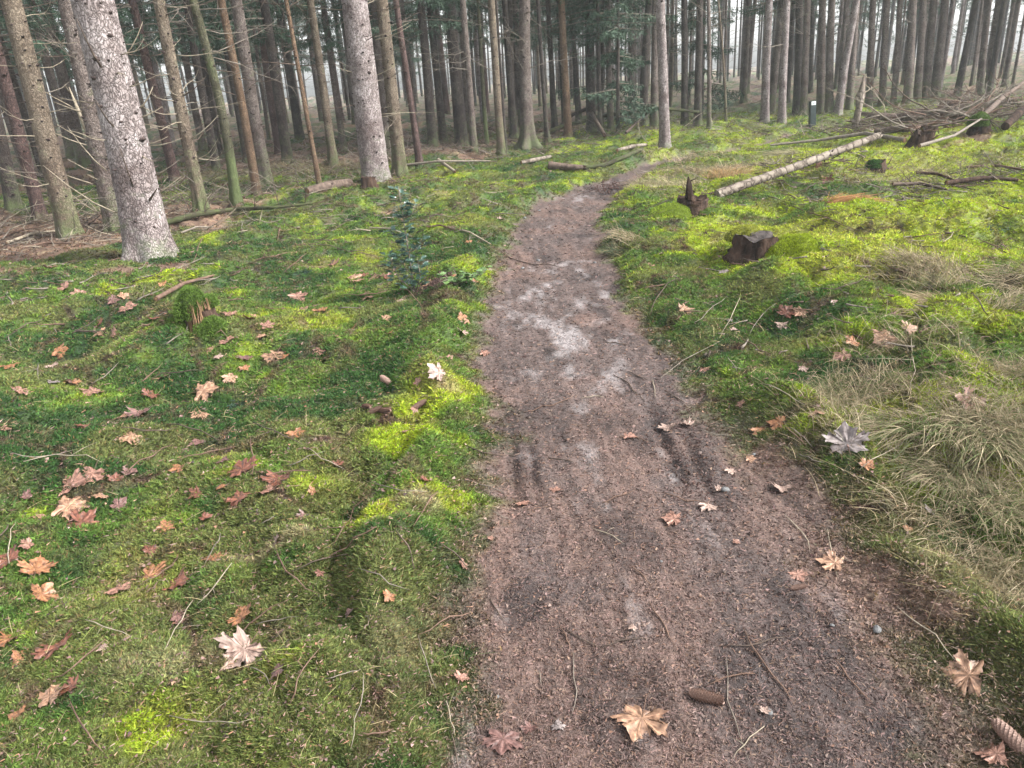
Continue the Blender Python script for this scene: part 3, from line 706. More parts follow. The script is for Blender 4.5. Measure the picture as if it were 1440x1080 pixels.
# needles, bark crumbs and chips on the path and between the moss
n = 400000
x, y, r = polar(n, 1.0, 13, 1.5)
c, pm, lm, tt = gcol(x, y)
keep = RNG.random(n) < np.clip(pm * .75 + lm * .9 + .13, 0, 1)
x, y, r, pm, lm, c = x[keep], y[keep], r[keep], pm[keep], lm[keep], c[keep]; n = len(x); z = height(x, y)
a = RNG.uniform(0, 6.283, n); T = np.stack([np.cos(a), np.sin(a), RNG.normal(size=n) * .16], 1); T /= np.linalg.norm(T, axis=1)[:, None]
L = np.clip(.010 * (r / 1.6) ** .6, .009, .04) * RNG.uniform(.5, 1.7, n); chip = RNG.random(n) < .13
W = np.where(chip, L * .26, L * .065 + .0004); L = np.where(chip, L * .7, L)
pal = np.array([[.20, .10, .06], [.22, .14, .09], [.10, .055, .045], [.24, .17, .14], [.045, .03, .028], [.22, .13, .12], [.15, .085, .07], [.17, .10, .085]])
pc = pal[RNG.integers(0, len(pal), n)] * RNG.uniform(.35, 1.15, n)[:, None]
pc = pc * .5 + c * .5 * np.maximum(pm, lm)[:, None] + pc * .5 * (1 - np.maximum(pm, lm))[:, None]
lift = .002 + (1 - pm) * (1 - lm) * .010
V1, F1, C1 = blades(np.stack([x, y, z + lift], 1), T, L, W, RNG.normal(size=(n, 3)) * .1, 2, pc)
tag(link('needle_litter', npmesh('needle_litter', V1, F1, C1, M['litter'])), kind='stuff')
# dry grass: pale arching blades
GP = [(1400, 655, .22, .30, 1500), (1430, 560, .22, .25, 700), (1330, 600, .2, .2, 500), (1210, 560, .2, .2, 420), (1300, 415, .26, .2, 700), (1425, 420, .2, .2, 300), (1420, 780, .22, .22, 800), (1330, 730, .2, .2, 300), (1180, 600, .2, .2, 260), (1250, 500, .3, .2, 260),
      (985, 245, .45, .45, 800), (935, 262, .4, .5, 800), (1030, 238, .4, .4, 600), (960, 225, .7, .4, 500), (880, 345, .12, .3, 160), (1240, 262, .5, .4, 300), (1330, 240, 1.0, .6, 500), (430, 245, 1.6, .9, 2600), (1190, 640, .2, .2, 150), (1060, 240, .4, .3, 250)]
Pl, Tl, Ll, Wl, Bl, Cl = [], [], [], [], [], []
for (px, py, ra, rl, cnt) in GP:
    cnt = int(cnt * 1.7); cx, cy = flat(px, py); x = cx + RNG.normal(size=cnt) * ra * .6; y = cy + RNG.normal(size=cnt) * rl * .6
    kk = path_sd(x, y) < -.03; x, y = x[kk], y[kk]; m = len(x); z = height(x, y); d0 = math.hypot(cx, cy)
    wind = RNG.normal(size=2) * .35 + np.array([-.2, -.1]); cl = vn(x / .13, y / .13, 97)
    a = cl * 16 + RNG.normal(size=m) * 1.1
    T = np.stack([np.cos(a) * .8 + wind[0], np.sin(a) * .8 + wind[1], RNG.uniform(.5, 1.7, m)], 1); T /= np.linalg.norm(T, axis=1)[:, None]
    L = RNG.uniform(.04, .17, m) * (.6 + .8 * cl) * (1.3 if d0 > 4 else 1)
    B = np.stack([RNG.normal(size=m) * .25 + wind[0] * .5, RNG.normal(size=m) * .25 + wind[1] * .5, -RNG.uniform(.15, .7, m)], 1)
    base = np.array([[.34, .27, .17], [.25, .20, .125], [.42, .35, .24], [.19, .17, .10], [.12, .13, .06]])[RNG.choice(5, m, p=[.3, .25, .15, .18, .12])]
    if px == 430: base = base * .45 + C(.05, .04, .02)
    Pl.append(np.stack([x, y, z], 1)); Tl.append(T); Ll.append(L); Wl.append(np.full(m, .0004 + .00022 * d0)); Bl.append(B); Cl.append(base * RNG.uniform(.5, 1.05, m)[:, None])
V1, F1, C1 = blades(np.vstack(Pl), np.vstack(Tl), np.concatenate(Ll), np.concatenate(Wl), np.vstack(Bl), 5, np.vstack(Cl))
tag(link('dry_grass', npmesh('dry_grass', V1, F1, C1, M['grass'])), kind='stuff')
# thin scattered stalks and fine grass among the moss
n = 27000
x, y, r = polar(n, 1.0, 12, 1.3); c, pm, lm, tt = gcol(x, y)
keep = (pm < .4) & (RNG.random(n) < .25 + .6 * sst(.45, .6, fbm(x / .5, y / .5, 98, 3))); x, y, r, c = x[keep], y[keep], r[keep], c[keep]; n = len(x); z = height(x, y)
a = RNG.uniform(0, 6.283, n); up_ = RNG.uniform(.05, 1.1, n)
T = np.stack([np.cos(a), np.sin(a), up_], 1); T /= np.linalg.norm(T, axis=1)[:, None]
L = RNG.uniform(.02, .08, n) * (1 + .04 * r); B = RNG.normal(size=(n, 3)) * .3; B[:, 2] = -np.abs(B[:, 2]) * 1.2 * up_
st = RNG.random(n) < .4
cg = np.where(st[:, None], C(.33, .27, .15) * RNG.uniform(.5, 1.2, n)[:, None], c * RNG.uniform(.9, 1.9, n)[:, None])
V1, F1, C1 = blades(np.stack([x, y, z + .004], 1), T, L, .0004 + .0002 * r, B, 4, cg)
tag(link('fine_grass', npmesh('fine_grass', V1, F1, C1, M['grass'])), kind='stuff')

# ------------------------------------------------------------------ brushwood on the forest floor (stuff)
mb = MB(); rs = np.random.default_rng(44)
def brush(px, py, ra, rl, cnt, lmin, lmax, upm, mats, rad=.0075):
    cx, cy = flat(px, py)
    for q in range(cnt):
        x = cx + rs.normal() * ra; y = cy + rs.normal() * rl; a = rs.random() * 6.283
        if path_sd(np.array(x), np.array(y)) > -.15: continue
        L = lmin + (lmax - lmin) * rs.random() ** 1.5; e = upm * rs.random() ** 2
        dead_branch(mb, (x, y, float(height(x, y)) + .01), (math.cos(a), math.sin(a), e), L, rs, rad * (.6 + .8 * rs.random()), -.25 * (e > .3), 2, 4, 3, mats[int(rs.integers(0, len(mats)))])
for args in [(60, 325, 1.6, 1.0, 420, .15, .8, .8, (0, 1, 2)), (200, 290, 1.6, 1.3, 260, .2, .9, .8, (0, 1, 2)), (330, 270, 1.6, 1.2, 260, .2, .9, .6, (1, 2, 3)), (600, 215, 2.2, 1.6, 420, .2, 1.1, .8, (1, 2, 3)), (680, 205, 1.6, 1.2, 260, .2, .9, 1.0, (1, 2)),
             (440, 235, 2.2, 1.3, 380, .2, .8, .9, (1, 3)), (800, 186, 2.5, 1.2, 240, .3, 1.2, .8, (1, 2)), (920, 182, 2, 1.0, 160, .3, 1.1, .6, (1, 2)), (1100, 185, 2.0, 1.2, 140, .2, .8, .6, (0, 1)), (1250, 185, 1.6, .8, 260, .3, 1.1, .5, (0, 1, 2)),
             (1390, 165, 1.7, .8, 520, .4, 1.6, .7, (1, 2, 3)), (1360, 185, 1.7, .6, 260, .4, 1.4, .4, (1, 2, 3)), (1110, 240, .6, .4, 90, .15, .5, .5, (2, 1)), (1150, 250, .6, .25, 90, .15, .5, .3, (2, 3)), (1310, 265, .9, .35, 120, .2, .7, .2, (2, 1)), (1230, 290, .5, .2, 60, .1, .4, .2, (1, 2)),
             (1300, 160, 4, 1.0, 160, .2, .9, 1.0, (0, 1)), (530, 270, .7, .3, 120, .1, .35, .3, (2, 3)), (780, 188, 9, 5, 300, .3, 1.2, .8, (1, 2)), (500, 300, 1, .8, 120, .1, .5, .2, (0, 1, 2)), (1250, 330, 1.3, .9, 130, .05, .3, .1, (1, 2, 3)), (1200, 250, 2.2, 1.5, 240, .08, .4, .15, (0, 1, 2)), (1120, 450, .7, .5, 60, .05, .2, .1, (1, 2, 3)), (560, 330, 1, 1, 120, .06, .3, .1, (1, 2, 3)), (200, 420, 1.4, .8, 140, .06, .3, .1, (1, 2, 3)), (30, 420, .8, .5, 80, .06, .3, .2, (1, 3)), (1380, 260, 1.2, .9, 140, .1, .5, .15, (1, 2, 3))]:
    brush(*args)
tag(link('brushwood', mb.mesh('brushwood', [M['twig_pale'], M['twig_grey'], M['twig_dark'], M['twig_brown']])), kind='stuff')
# crumbs of dark humus
def crumbs(name, spots, mat):
    mb = MB()
    for (px, py, ra, rl, cnt, s0) in spots:
        cx, cy = flat(px, py)
        for q in range(cnt):
            x = cx + rs.normal() * ra; y = cy + rs.normal() * rl; s = s0 * (.4 + rs.random())
            p = Vector((x, y, float(height(x, y)) + s * .4 + .5 * s0 * max(0, 1 - ((x - cx) / ra) ** 2 - ((y - cy) / rl) ** 2)))
            vs = [tuple(p + Vector((dx, dy, dz)) * s * (.7 + .6 * rs.random())) for dx, dy, dz in ((1, 0, 0), (0, 1, 0), (-1, 0, 0), (0, -1, 0), (0, 0, .8), (0, 0, -.8))]
            mb.add(vs, [(0, 1, 4), (1, 2, 4), (2, 3, 4), (3, 0, 4), (1, 0, 5), (2, 1, 5), (3, 2, 5), (0, 3, 5)])
    return tag(link(name, mb.mesh(name, mat, False)), kind='stuff')
crumbs('loose_humus', [(615, 413, .12, .07, 700, .009), (860, 256, .2, .2, 260, .014), (590, 398, .1, .05, 120, .009), (975, 285, .13, .09, 500, .013), (1075, 360, .12, .08, 200, .010), (1110, 370, .12, .06, 160, .01)], M['peat'])
crumbs('soil_crumbs', [(740, 650, .04, .25, 160, .004), (960, 640, .07, .3, 420, .005), (990, 600, .1, .3, 200, .005), (800, 900, .5, .4, 500, .003), (900, 700, .5, .8, 500, .0035)], M['peat'])

# far-off wood that reads as one mass behind the plantation
rs = np.random.default_rng(909); mb = MB(); VV = []; FF = []; o_ = 0
src = []
for me_ in CROWNS['mid'][:2] + CROWNS['low'][:2]:
    co = np.empty(len(me_.vertices) * 3, np.float32); me_.vertices.foreach_get('co', co); co = co.reshape(-1, 3)
    src.append(co[-(len(co) // 3) * 3:])
for q in range(430):
    a = R(-46 + 92 * rs.random()); rr = 59 + 26 * rs.random(); x, y = rr * math.sin(a), rr * math.cos(a); r_ = .05 + .08 * rs.random(); z = float(height(x, y))
    mb.tube([(x, y, z - .2), (x + rs.normal() * .1, y, z + 7), (x + rs.normal() * .2, y, z + 15)], [r_, r_ * .7, r_ * .15], 6)
    if q % 4 == 0:
        co = src[q % 4]; k0 = len(co) // 3; pick = rs.random(k0) < .35; tri = co[len(co) - 3 * k0:].reshape(k0, 3, 3)[pick].copy()
        cen = tri.mean(1, keepdims=True); tri = cen + (tri - cen) * 1.9; tri += np.array([x, y, z - (2.2 if rs.random() < .4 else 0)]); k1 = len(tri)
        off = len(mb.v); mb.v.extend(map(tuple, tri.reshape(-1, 3))); mb.f.extend([(off + 3 * i, off + 3 * i + 1, off + 3 * i + 2) for i in range(k1)]); mb.mi.extend([1] * k1)
tag(link('distant_wood', mb.mesh('distant_wood', [M['dark'], M['needles']], False)), kind='stuff')

# ------------------------------------------------------------------ logs, stumps and broken wood
def jag_log(name, pts, rad, mat, endmat, label, cat, sides=18, jagged=(False, True), group=None, knots=0, parts=None):
    """a log: bark body plus broken or cut end faces as a part; origin at its first point"""
    p0 = Vector(pts[0]); pp = [Vector(p) - p0 for p in pts]; mb = MB(); n = len(pp)
    # resample
    Q = []; RR = []
    for i in range(n - 1):
        m = max(2, int((pp[i + 1] - pp[i]).length / .05))
        for k in range(m): u = k / m; Q.append(pp[i].lerp(pp[i + 1], u)); RR.append(rad[i] + (rad[i + 1] - rad[i]) * u)
    Q.append(pp[-1]); RR.append(rad[-1])
    RR = [r * (1 + .10 * (random.random() - .5)) for r in RR]
    mb.tube(Q, RR, sides, 0, False, .06)
    for k in range(knots):
        i = random.randint(1, len(Q) - 2); t = (Q[i + 1] - Q[i]).normalized(); s = t.cross(Vector(np.random.default_rng(k + n).normal(size=3))).normalized()
        mb.tube([Q[i] + s * RR[i] * .7, Q[i] + s * RR[i] * 1.05, Q[i] + s * (RR[i] * 1.1 + .02)], [RR[i] * .32, RR[i] * .24, RR[i] * .12], 7, 1)
    t = empty(name, p0); tag(t, label, cat, group)
    link('bark', mb.mesh('bark', [mat, M['knot']]), t)
    for e, (idx, nxt, jg) in enumerate(((0, 1, jagged[0]), (-1, -2, jagged[1]))):
        c = Q[idx]; ax = (Q[idx] - Q[nxt]).normalized(); r = RR[idx] * .98
        a = ax.orthogonal().normalized(); b = ax.cross(a); m2 = MB(); vs = [tuple(c + ax * (.02 if jg else .002))]
        for ring in (.5, 1.0):
            for k in range(sides):
                an = 2 * math.pi * k / sides; h = (random.random() * r * 1.6 if ring < 1 else random.random() * r * .5) if jg else .002 * random.random()
                vs.append(tuple(c + (a * math.cos(an) + b * math.sin(an)) * r * ring + ax * h - (ax * .004 if ring == 1 else ax * 0)))
        fs = [(0, 1 + k, 1 + (k + 1) % sides) for k in range(sides)] + [(1 + k, 1 + sides + k, 1 + sides + (k + 1) % sides, 1 + (k + 1) % sides) for k in range(sides)]
        m2.add(vs, fs); link('broken_end' if jg else 'cut_end', m2.mesh('end', endmat, False), t)
    return t
def branch_part(t, p, d, L, r, mat, seed, up=.4, side=3, name='side_branch'):
    rs_ = np.random.default_rng(seed); mb = MB()
    dead_branch(mb, (0, 0, 0), d, L, rs_, r, up, side, 7, 5); link(name, mb.mesh(name, mat), t, Vector(p) - t.location)
gl = lambda px, py, dz=.0: at(px, py, dz)
# pale leaning log on the right
a = gl(1008, 276, .02); b = along(1235, 191, 10.6)
t = jag_log('fallen_log', [a, a.lerp(b, .5) + Vector((0, 0, -.01)), b], [.052, .046, .040], M['debark'], M['debark'], 'long pale debarked log slanting up to the right, its snapped end in the air', 'log', knots=9)
# low pole behind it, both sides
t = jag_log('fallen_pole', [gl(1083, 209, .06), gl(1150, 207, .12), gl(1215, 201, .16), gl(1272, 202, .05)], [.015, .025, .034, .04], M['twig_grey'], M['rotlight'], 'thin straight brown pole lying level behind the pale slanting log', 'pole', 10, (False, False))
t = jag_log('fallen_pole', [gl(1292, 210, .05), gl(1340, 202, .12), gl(1382, 186, .25)], [.025, .022, .014], M['twig_grey'], M['rotlight'], 'bent pale pole rising from the upturned root plate towards the brush pile', 'pole', 9, (False, False))
t = jag_log('fallen_log', [gl(1212, 166, .10), gl(1240, 176, .16), gl(1262, 178, .17), gl(1310, 174, .18), gl(1350, 172, .1)], [.04, .075, .09, .085, .07], M['logbark'], M['rot'], 'thick dark fallen log lying right of the broken snag', 'log', knots=5)
t = jag_log('fallen_log', [gl(1230, 189, .04), gl(1265, 186, .06), gl(1300, 184, .05)], [.05, .06, .05], M['logbark'], M['rot'], 'short grey weathered log below the thick dark fallen log', 'log', 12)
t = jag_log('fallen_log', [gl(1376, 178, .12), gl(1408, 158, .35), gl(1450, 140, .6)], [.04, .055, .07], M['logbark'], M['rot'], 'dark log sloping up out of the brush pile at the right border', 'log', knots=4)
t = jag_log('fallen_log', [gl(1412, 187, .10), gl(1430, 178, .22), gl(1460, 168, .35)], [.06, .07, .075], M['rot'], M['rot'], 'blackish rotten log end under the brush pile at the right border', 'log')
t = jag_log('fallen_log', [gl(1390, 151, .1), gl(1425, 150, .12)], [.06, .06], M['logbark'], M['rotlight'], 'short reddish log on the moss above the brush pile', 'log', 12)
# logs by the path end and on the left
t = jag_log('fallen_log', [gl(772, 237, .05), gl(800, 240, .055), gl(820, 240, .05)], [.062, .05, .04], M['logbark'], M['rot'], 'short thick log piece with a dark cut face beside the path end', 'log', knots=2, jagged=(False, True))
t = jag_log('fallen_pole', [gl(818, 239, .03), gl(850, 236, .04), gl(876, 226, .05), gl(903, 213, .04)], [.035, .04, .035, .03], M['logmoss'], M['rotlight'], 'long low mossy pole curving along the far bend of the path', 'pole', 9)
t = jag_log('fallen_pole', [gl(868, 214, .03), gl(890, 210, .05), gl(908, 207, .05)], [.03, .035, .03], M['debark'], M['rotlight'], 'pale barkless piece of wood on the moss left of the pale lone trunk', 'pole', 9)
t = jag_log('fallen_pole', [gl(733, 231, .03), gl(752, 229, .05), gl(774, 224, .05)], [.03, .035, .03], M['debark'], M['rotlight'], 'pale stick of wood on the moss left of the short thick log piece', 'pole', 9)
t = jag_log('fallen_log', [gl(432, 271, .02), gl(462, 266, .05), gl(492, 261, .05)], [.05, .065, .06], M['logbark'], M['rotlight'], 'pinkish brown log half sunk in moss left of the big middle trunk', 'log', knots=2)
t = jag_log('fallen_pole', [gl(572, 236, .05), gl(620, 234, .09), gl(690, 232, .07)], [.022, .02, .012], M['twig_grey'], M['rotlight'], 'long thin grey pole lying level right of the big middle trunk', 'pole', 8)
t = jag_log('fallen_pole', [gl(617, 234, .12), gl(640, 245, .04)], [.03, .025], M['twig_pale'], M['rotlight'], 'short pale pole end pointing down at the moss right of the big middle trunk', 'pole', 8)
t = jag_log('fallen_pole', [gl(786, 184, .10), gl(806, 181, .35), gl(828, 181, .5), gl(850, 194, .06)], [.03, .045, .05, .045], M['twig_dark'], M['rot'], 'arched dark fallen branch at the foot of the brown trunk beyond the path', 'pole', 9)
t = jag_log('fallen_pole', [gl(750, 197, .05), gl(790, 190, .2), gl(850, 182, .32), gl(930, 177, .4), gl(985, 176, .3)], [.045, .05, .045, .04, .03], M['logmoss'], M['rot'], 'long horizontal fallen trunk with green moss among the trunks beyond the path', 'log', 10)
t = jag_log('fallen_pole', [gl(880, 190, .05), gl(905, 180, .3), gl(922, 178, .4)], [.03, .035, .03], M['twig_dark'], M['rot'], 'dark slanting branch left of the pale lone trunk', 'pole', 8)
t = jag_log('fallen_branch', [gl(236, 316, .03), gl(280, 309, .07), gl(330, 303, .08), gl(385, 301, .08), gl(442, 296, .09)], [.040, .034, .028, .022, .012], M['logmoss'], M['rot'], 'long dark mossy fallen branch right of the thick pale left trunk', 'branch', 12, (True, True))
for k, (px, py, dx, dz, L) in enumerate([(430, 297, .35, .9, .55), (395, 300, -.3, 1, .4), (360, 302, .1, 1, .3), (330, 303, -.2, 1, .35), (290, 308, .3, .9, .45), (415, 299, -.7, .7, .3), (270, 310, -.4, .8, .5)]):
    branch_part(t, gl(px, py, .08), (dx, random.uniform(-.3, .3), dz), L, .007, M['twig_dark'], 600 + k)
for k, (px, py, px2, py2, r, mt, lb) in enumerate([(10, 345, 82, 327, .02, 'twig_pale', 'tan branch lying on brown litter left of the olive grey trunk'), (0, 338, 60, 322, .018, 'twig_brown', 'brown branch lying behind the tan one at the left border'),
        (30, 352, 100, 345, .014, 'twig_brown', 'thin brown branch in front of the tan one at the left border'), (255, 330, 300, 322, .012, 'twig_grey', 'grey stick under the mossy fallen branch'),
        (220, 425, 300, 392, .018, 'twig_brown', 'curved brown root over the moss behind the rotten mossy stump'), (600, 322, 640, 326, .010, 'twig_brown', 'short reddish branch over the moss right of the holly sapling'), (632, 322, 690, 346, .009, 'twig_pale', 'thin tan branch reaching from the reddish one to the path edge'),
        (525, 318, 490, 305, .006, 'twig_dark', 'dark stick standing out left of the holly sapling'), (520, 322, 580, 335, .007, 'twig_pale', 'light brown stick lying behind the holly sapling'),
        (430, 346, 495, 357, .006, 'twig_dark', 'thin dark stick on the moss in front of the big middle trunk'), (1255, 263, 1330, 270, .022, 'twig_dark', 'dark low root on the moss right of the rusty grass tuft'), (1330, 262, 1430, 258, .03, 'rot', 'blackish curved root on bright moss at the right border'),
        (1360, 238, 1445, 243, .018, 'twig_brown', 'reddish brown stick at the right border above the blackish root'), (1288, 246, 1345, 258, .02, 'rot', 'black root piece leading to the blackish curved root')]):
    p, q = gl(px, py, r * .8 + .012), gl(px2, py2, r * .8 + .012); m_ = gl((px + px2) / 2, (py + py2) / 2 - 2, r + .03)
    jag_log('fallen_branch', [p, m_, q], [r, r * .9, r * .55], M[mt], M['rotlight'], lb, 'branch', 8)

def stump(name, loc, rad, hgt, label, kind, seed, lean=(0, 0)):
    rs_ = np.random.default_rng(seed); mb = MB(); n = 40; rings = 12; vs = []
    prof = 1 + .7 * np.array([vn(k / n * 7, seed, 9) for k in range(n)]) - .25
    topz = np.array([hgt * (1 + (.4 if kind == 'cut' else .9) * (vn((k if k < n / 2 else n - k) / n * 9, seed * 3, 12) - .5)) for k in range(n)])
    for i in range(rings):
        u = i / (rings - 1)
        for k in range(n):
            a = 2 * math.pi * k / n; z = -.08 + (topz[k] + .08) * u; rr = rad * prof[k] * (1 + .35 * math.exp(-max(z, 0) / (hgt * .35))) * (1 + .05 * rs_.normal() * (0 < i))
            vs.append((rr * math.cos(a) + lean[0] * max(z, 0), rr * math.sin(a) + lean[1] * max(z, 0), z))
    fs = [(i * n + k, i * n + (k + 1) % n, (i + 1) * n + (k + 1) % n, (i + 1) * n + k) for i in range(rings - 1) for k in range(n)]
    mb.add(vs, fs)
    t = empty(name, loc); tag(t, label, 'stump')
    link('bark', mb.mesh('bark', M['rot']), t)
    m2 = MB(); top = vs[-n:]; c = np.mean(top, 0); v2 = []
    for q in (1.0, .8, .6, .4, .2):
        for k in range(n):
            p = np.array(top[k]) * q + c * (1 - q); p[2] += (-.02 * (1 - q) if kind == 'cut' else -hgt * .45 * (1 - q)) + rs_.normal() * (.004 if kind == 'cut' else .012) + (.001 if q == 1 else 0); v2.append(tuple(p))
    v2.append((c[0], c[1], c[2] - (.02 if kind == 'cut' else hgt * .45)))
    f2 = [(i * n + k, i * n + (k + 1) % n, (i + 1) * n + (k + 1) % n, (i + 1) * n + k) for i in range(4) for k in range(n)] + [(4 * n + k, 4 * n + (k + 1) % n, 5 * n) for k in range(n)]
    m2.add(v2, f2); link('cut_face' if kind == 'cut' else 'hollow_top', m2.mesh('top', M['cutwood' if kind == 'cut' else 'rot']), t)
    return t
def moss_cushion(t, cx, cy, cz, rx, ry, rz, cnt, colr, seed, L=.018, name='moss_cover'):
    """tufts growing over a rounded shape, local coordinates of t"""
    rs_ = np.random.default_rng(seed); d = rs_.normal(size=(cnt, 3)); d[:, 2] = np.abs(d[:, 2]) + .05; d /= np.linalg.norm(d, axis=1)[:, None]
    ln = 1 + .25 * (np.array([vn(a * 3, b * 3, seed) for a, b in d[:, :2]]) - .5)
    P = d * np.array([rx, ry, rz]) * ln[:, None] + np.array([cx, cy, cz]); Vs, Fs, Cs = [], [], []; o = 0
    # cushion body
    mb = MB(); nu, nv = 20, 8; vs = []
    for i in range(nv + 1):
        ph = math.pi / 2 * i / nv
        for k in range(nu):
            th = 2 * math.pi * k / nu; q = np.array([math.cos(th) * math.cos(ph), math.sin(th) * math.cos(ph), math.sin(ph)]); s_ = 1 + .25 * (float(vn(q[0] * 3, q[1] * 3, seed)) - .5)
            vs.append(q * s_ * .98 * [rx, ry, rz] + [cx, cy, cz])
    Fq = np.array([(i * nu + k, i * nu + (k + 1) % nu, (i + 1) * nu + (k + 1) % nu, (i + 1) * nu + k) for i in range(nv) for k in range(nu)])
    Ft = np.vstack([Fq[:, [0, 1, 2]], Fq[:, [0, 2, 3]]]); Vs.append(np.array(vs)); Fs.append(Ft); Cs.append(np.tile(np.array(colr) * .5, (len(vs), 1))); o = len(vs)
    for k in range(4):
        T = d + rs_.normal(size=(cnt, 3)) * .55; T /= np.linalg.norm(T, axis=1)[:, None]; Ls = L * .8 * rs_.uniform(.6, 1.4, cnt)
        V1, F1, C1 = blades(P, T, Ls, Ls * .13, np.zeros((cnt, 3)), 1, np.array(colr)[None] * rs_.uniform(.55, 1.6, cnt)[:, None]); Vs.append(V1); Fs.append(F1 + o); Cs.append(C1); o += len(V1)
    link(name, npmesh(name, np.vstack(Vs), np.vstack(Fs), np.vstack(Cs), M['moss']), t)
# cut stump in the bright moss
b = gl(1062, 356); t = stump('tree_stump', b + Vector((.02, .06, -.05)), .125, .16, 'black rotting cut stump with a grey top sunk in bright green moss', 'cut', 3, (.15, 0))
moss_cushion(t, .25, -.10, -.06, .26, .24, .23, 4200, BRIGHT * .8, 5); moss_cushion(t, -.02, .20, .10, .16, .12, .10, 900, YEL * .7, 6)
# mossy rotten stump on the left
b = gl(278, 462); t = stump('tree_stump', b + Vector((0, .08, -.03)), .07, .15, 'small ragged rotten stump with splintered brown wood and a moss cap', 'rot', 8)
m2 = MB(); rs_ = np.random.default_rng(9)
for k in range(44):
    a = -2.5 + 2.6 * rs_.random(); p = Vector((.085 * math.cos(a), .085 * math.sin(a), .0)); h = .12 + .10 * rs_.random()
    m2.tube([p * 1.15, p * 1.0 + Vector((0, 0, h * .5)), p * .85 + Vector((rs_.normal() * .006, 0, h))], [.006, .005, .001], 4, 0, True, .4)
link('splinters', m2.mesh('splinters', M['rotlight'], False), t)
moss_cushion(t, -.045, .03, .08, .12, .11, .19, 2400, MID, 12); moss_cushion(t, .08, -.07, -.02, .10, .08, .11, 1300, MID, 14); moss_cushion(t, .05, .05, .14, .06, .06, .07, 800, MID, 19); moss_cushion(t, -.13, .0, -.04, .16, .14, .12, 1500, MID * .8, 13)
# spiked stump with humus
b = gl(972, 292); t = stump('tree_stump', b + Vector((0, .08, -.05)), .13, .12, 'black pointed spike of a rotted stump standing in dark crumbly humus', 'rot', 15)
m2 = MB(); pts = [Vector((0, 0, 0)), Vector((.005, 0, .1)), Vector((-.01, 0, .2)), Vector((-.012, 0, .28)), Vector((-.02, 0, .36))]
m2.tube(pts, [.075, .06, .04, .028, .006], 12, 0, True, .35)
for k in range(16):
    z = .08 + .25 * rs_.random(); a = rs_.random() * 6.28; m2.tube([Vector((0, 0, z)), Vector((.07 * math.cos(a), .07 * math.sin(a), z + .03))], [.008, .002], 4)
link('spike', m2.mesh('spike', M['rot'], False), t); moss_cushion(t, -.24, -.12, -.07, .26, .28, .17, 2400, (MID + BRIGHT) * .5, 17); moss_cushion(t, .14, -.14, -.06, .14, .14, .10, 800, MID, 18)
# upturned root plate
b = gl(1290, 208); t = stump('root_plate', b + Vector((0, .1, -.06)), .12, .34, 'upturned dark brown root plate leaning right behind the tip of the pale log', 'rot', 22, (.45, 0))
for k in range(16):
    a = rs_.random() * 6.28; branch_part(t, t.location + Vector((.1 * math.cos(a) + .1, .1 * math.sin(a), .1 + .3 * rs_.random())), (math.cos(a) + .4, math.sin(a), .6 * rs_.random()), .22, .016, M['twig_brown'], 660 + k, .1, 2, 'root')
moss_cushion(t, .42, .05, .0, .25, .2, .16, 900, BRIGHT * .7, 23)
b = gl(1375, 186); t = stump('tree_stump', b, .11, .2, 'dark mossy stump at the edge of the brush pile', 'rot', 25); moss_cushion(t, 0, 0, .1, .17, .17, .2, 1200, MID * .8, 26)
b = gl(1232, 238); t = stump('tree_stump', b, .10, .10, 'low black rotten lump with moss under the tip side of the pale log', 'rot', 27); moss_cushion(t, -.05, -.04, .03, .1, .1, .1, 700, DEEP * 1.3, 28)
b = gl(519, 262); t = stump('tree_stump', b, .07, .10, 'small dark reddish stump knob right of the big middle trunk foot', 'rot', 29)
b = gl(1335, 152); t = stump('tree_stump', b, .2, .16, 'round weathered stump far off behind the thick dark log', 'rot', 33)
# broken snag
b = gl(1203, 178); zc = float((np.array(b) - CAM) @ fw); s_ = zc / FPX
t = empty('broken_snag', b); tag(t, 'broken pale dead snag with a knobby head and arching bare branches', 'dead tree')
mb = MB(); pts = [Vector((0, 0, -.1)), Vector((.01, 0, .2)), Vector((.03, 0, .4)), Vector((.02, 0, .58)), Vector((.05, 0, .72)), Vector((.06, .0, 1.0))]
mb.tube(pts, [.085, .07, .06, .085, .05, .012], 12, 0, True, .25); link('trunk', mb.mesh('trunk', M['debark']), t)
for k, (z, d, L, r) in enumerate([(.62, (1, 0, .35), .35, .02), (.56, (1, .1, .05), .35, .018), (.95, (-.8, 0, .1), .3, .008), (.95, (.7, .1, -.05), .3, .009), (.5, (-.9, -.3, .2), .2, .014), (.1, (-1, -.2, .25), .45, .03), (.1, (1, -.2, .3), .4, .03), (.05, (.3, -1, .1), .35, .03)]):
    branch_part(t, b + Vector((.03, 0, z)), d, L, r, M['twig_dark' if k in (1, 5, 6, 7) else 'twig_pale'], 680 + k, .1)
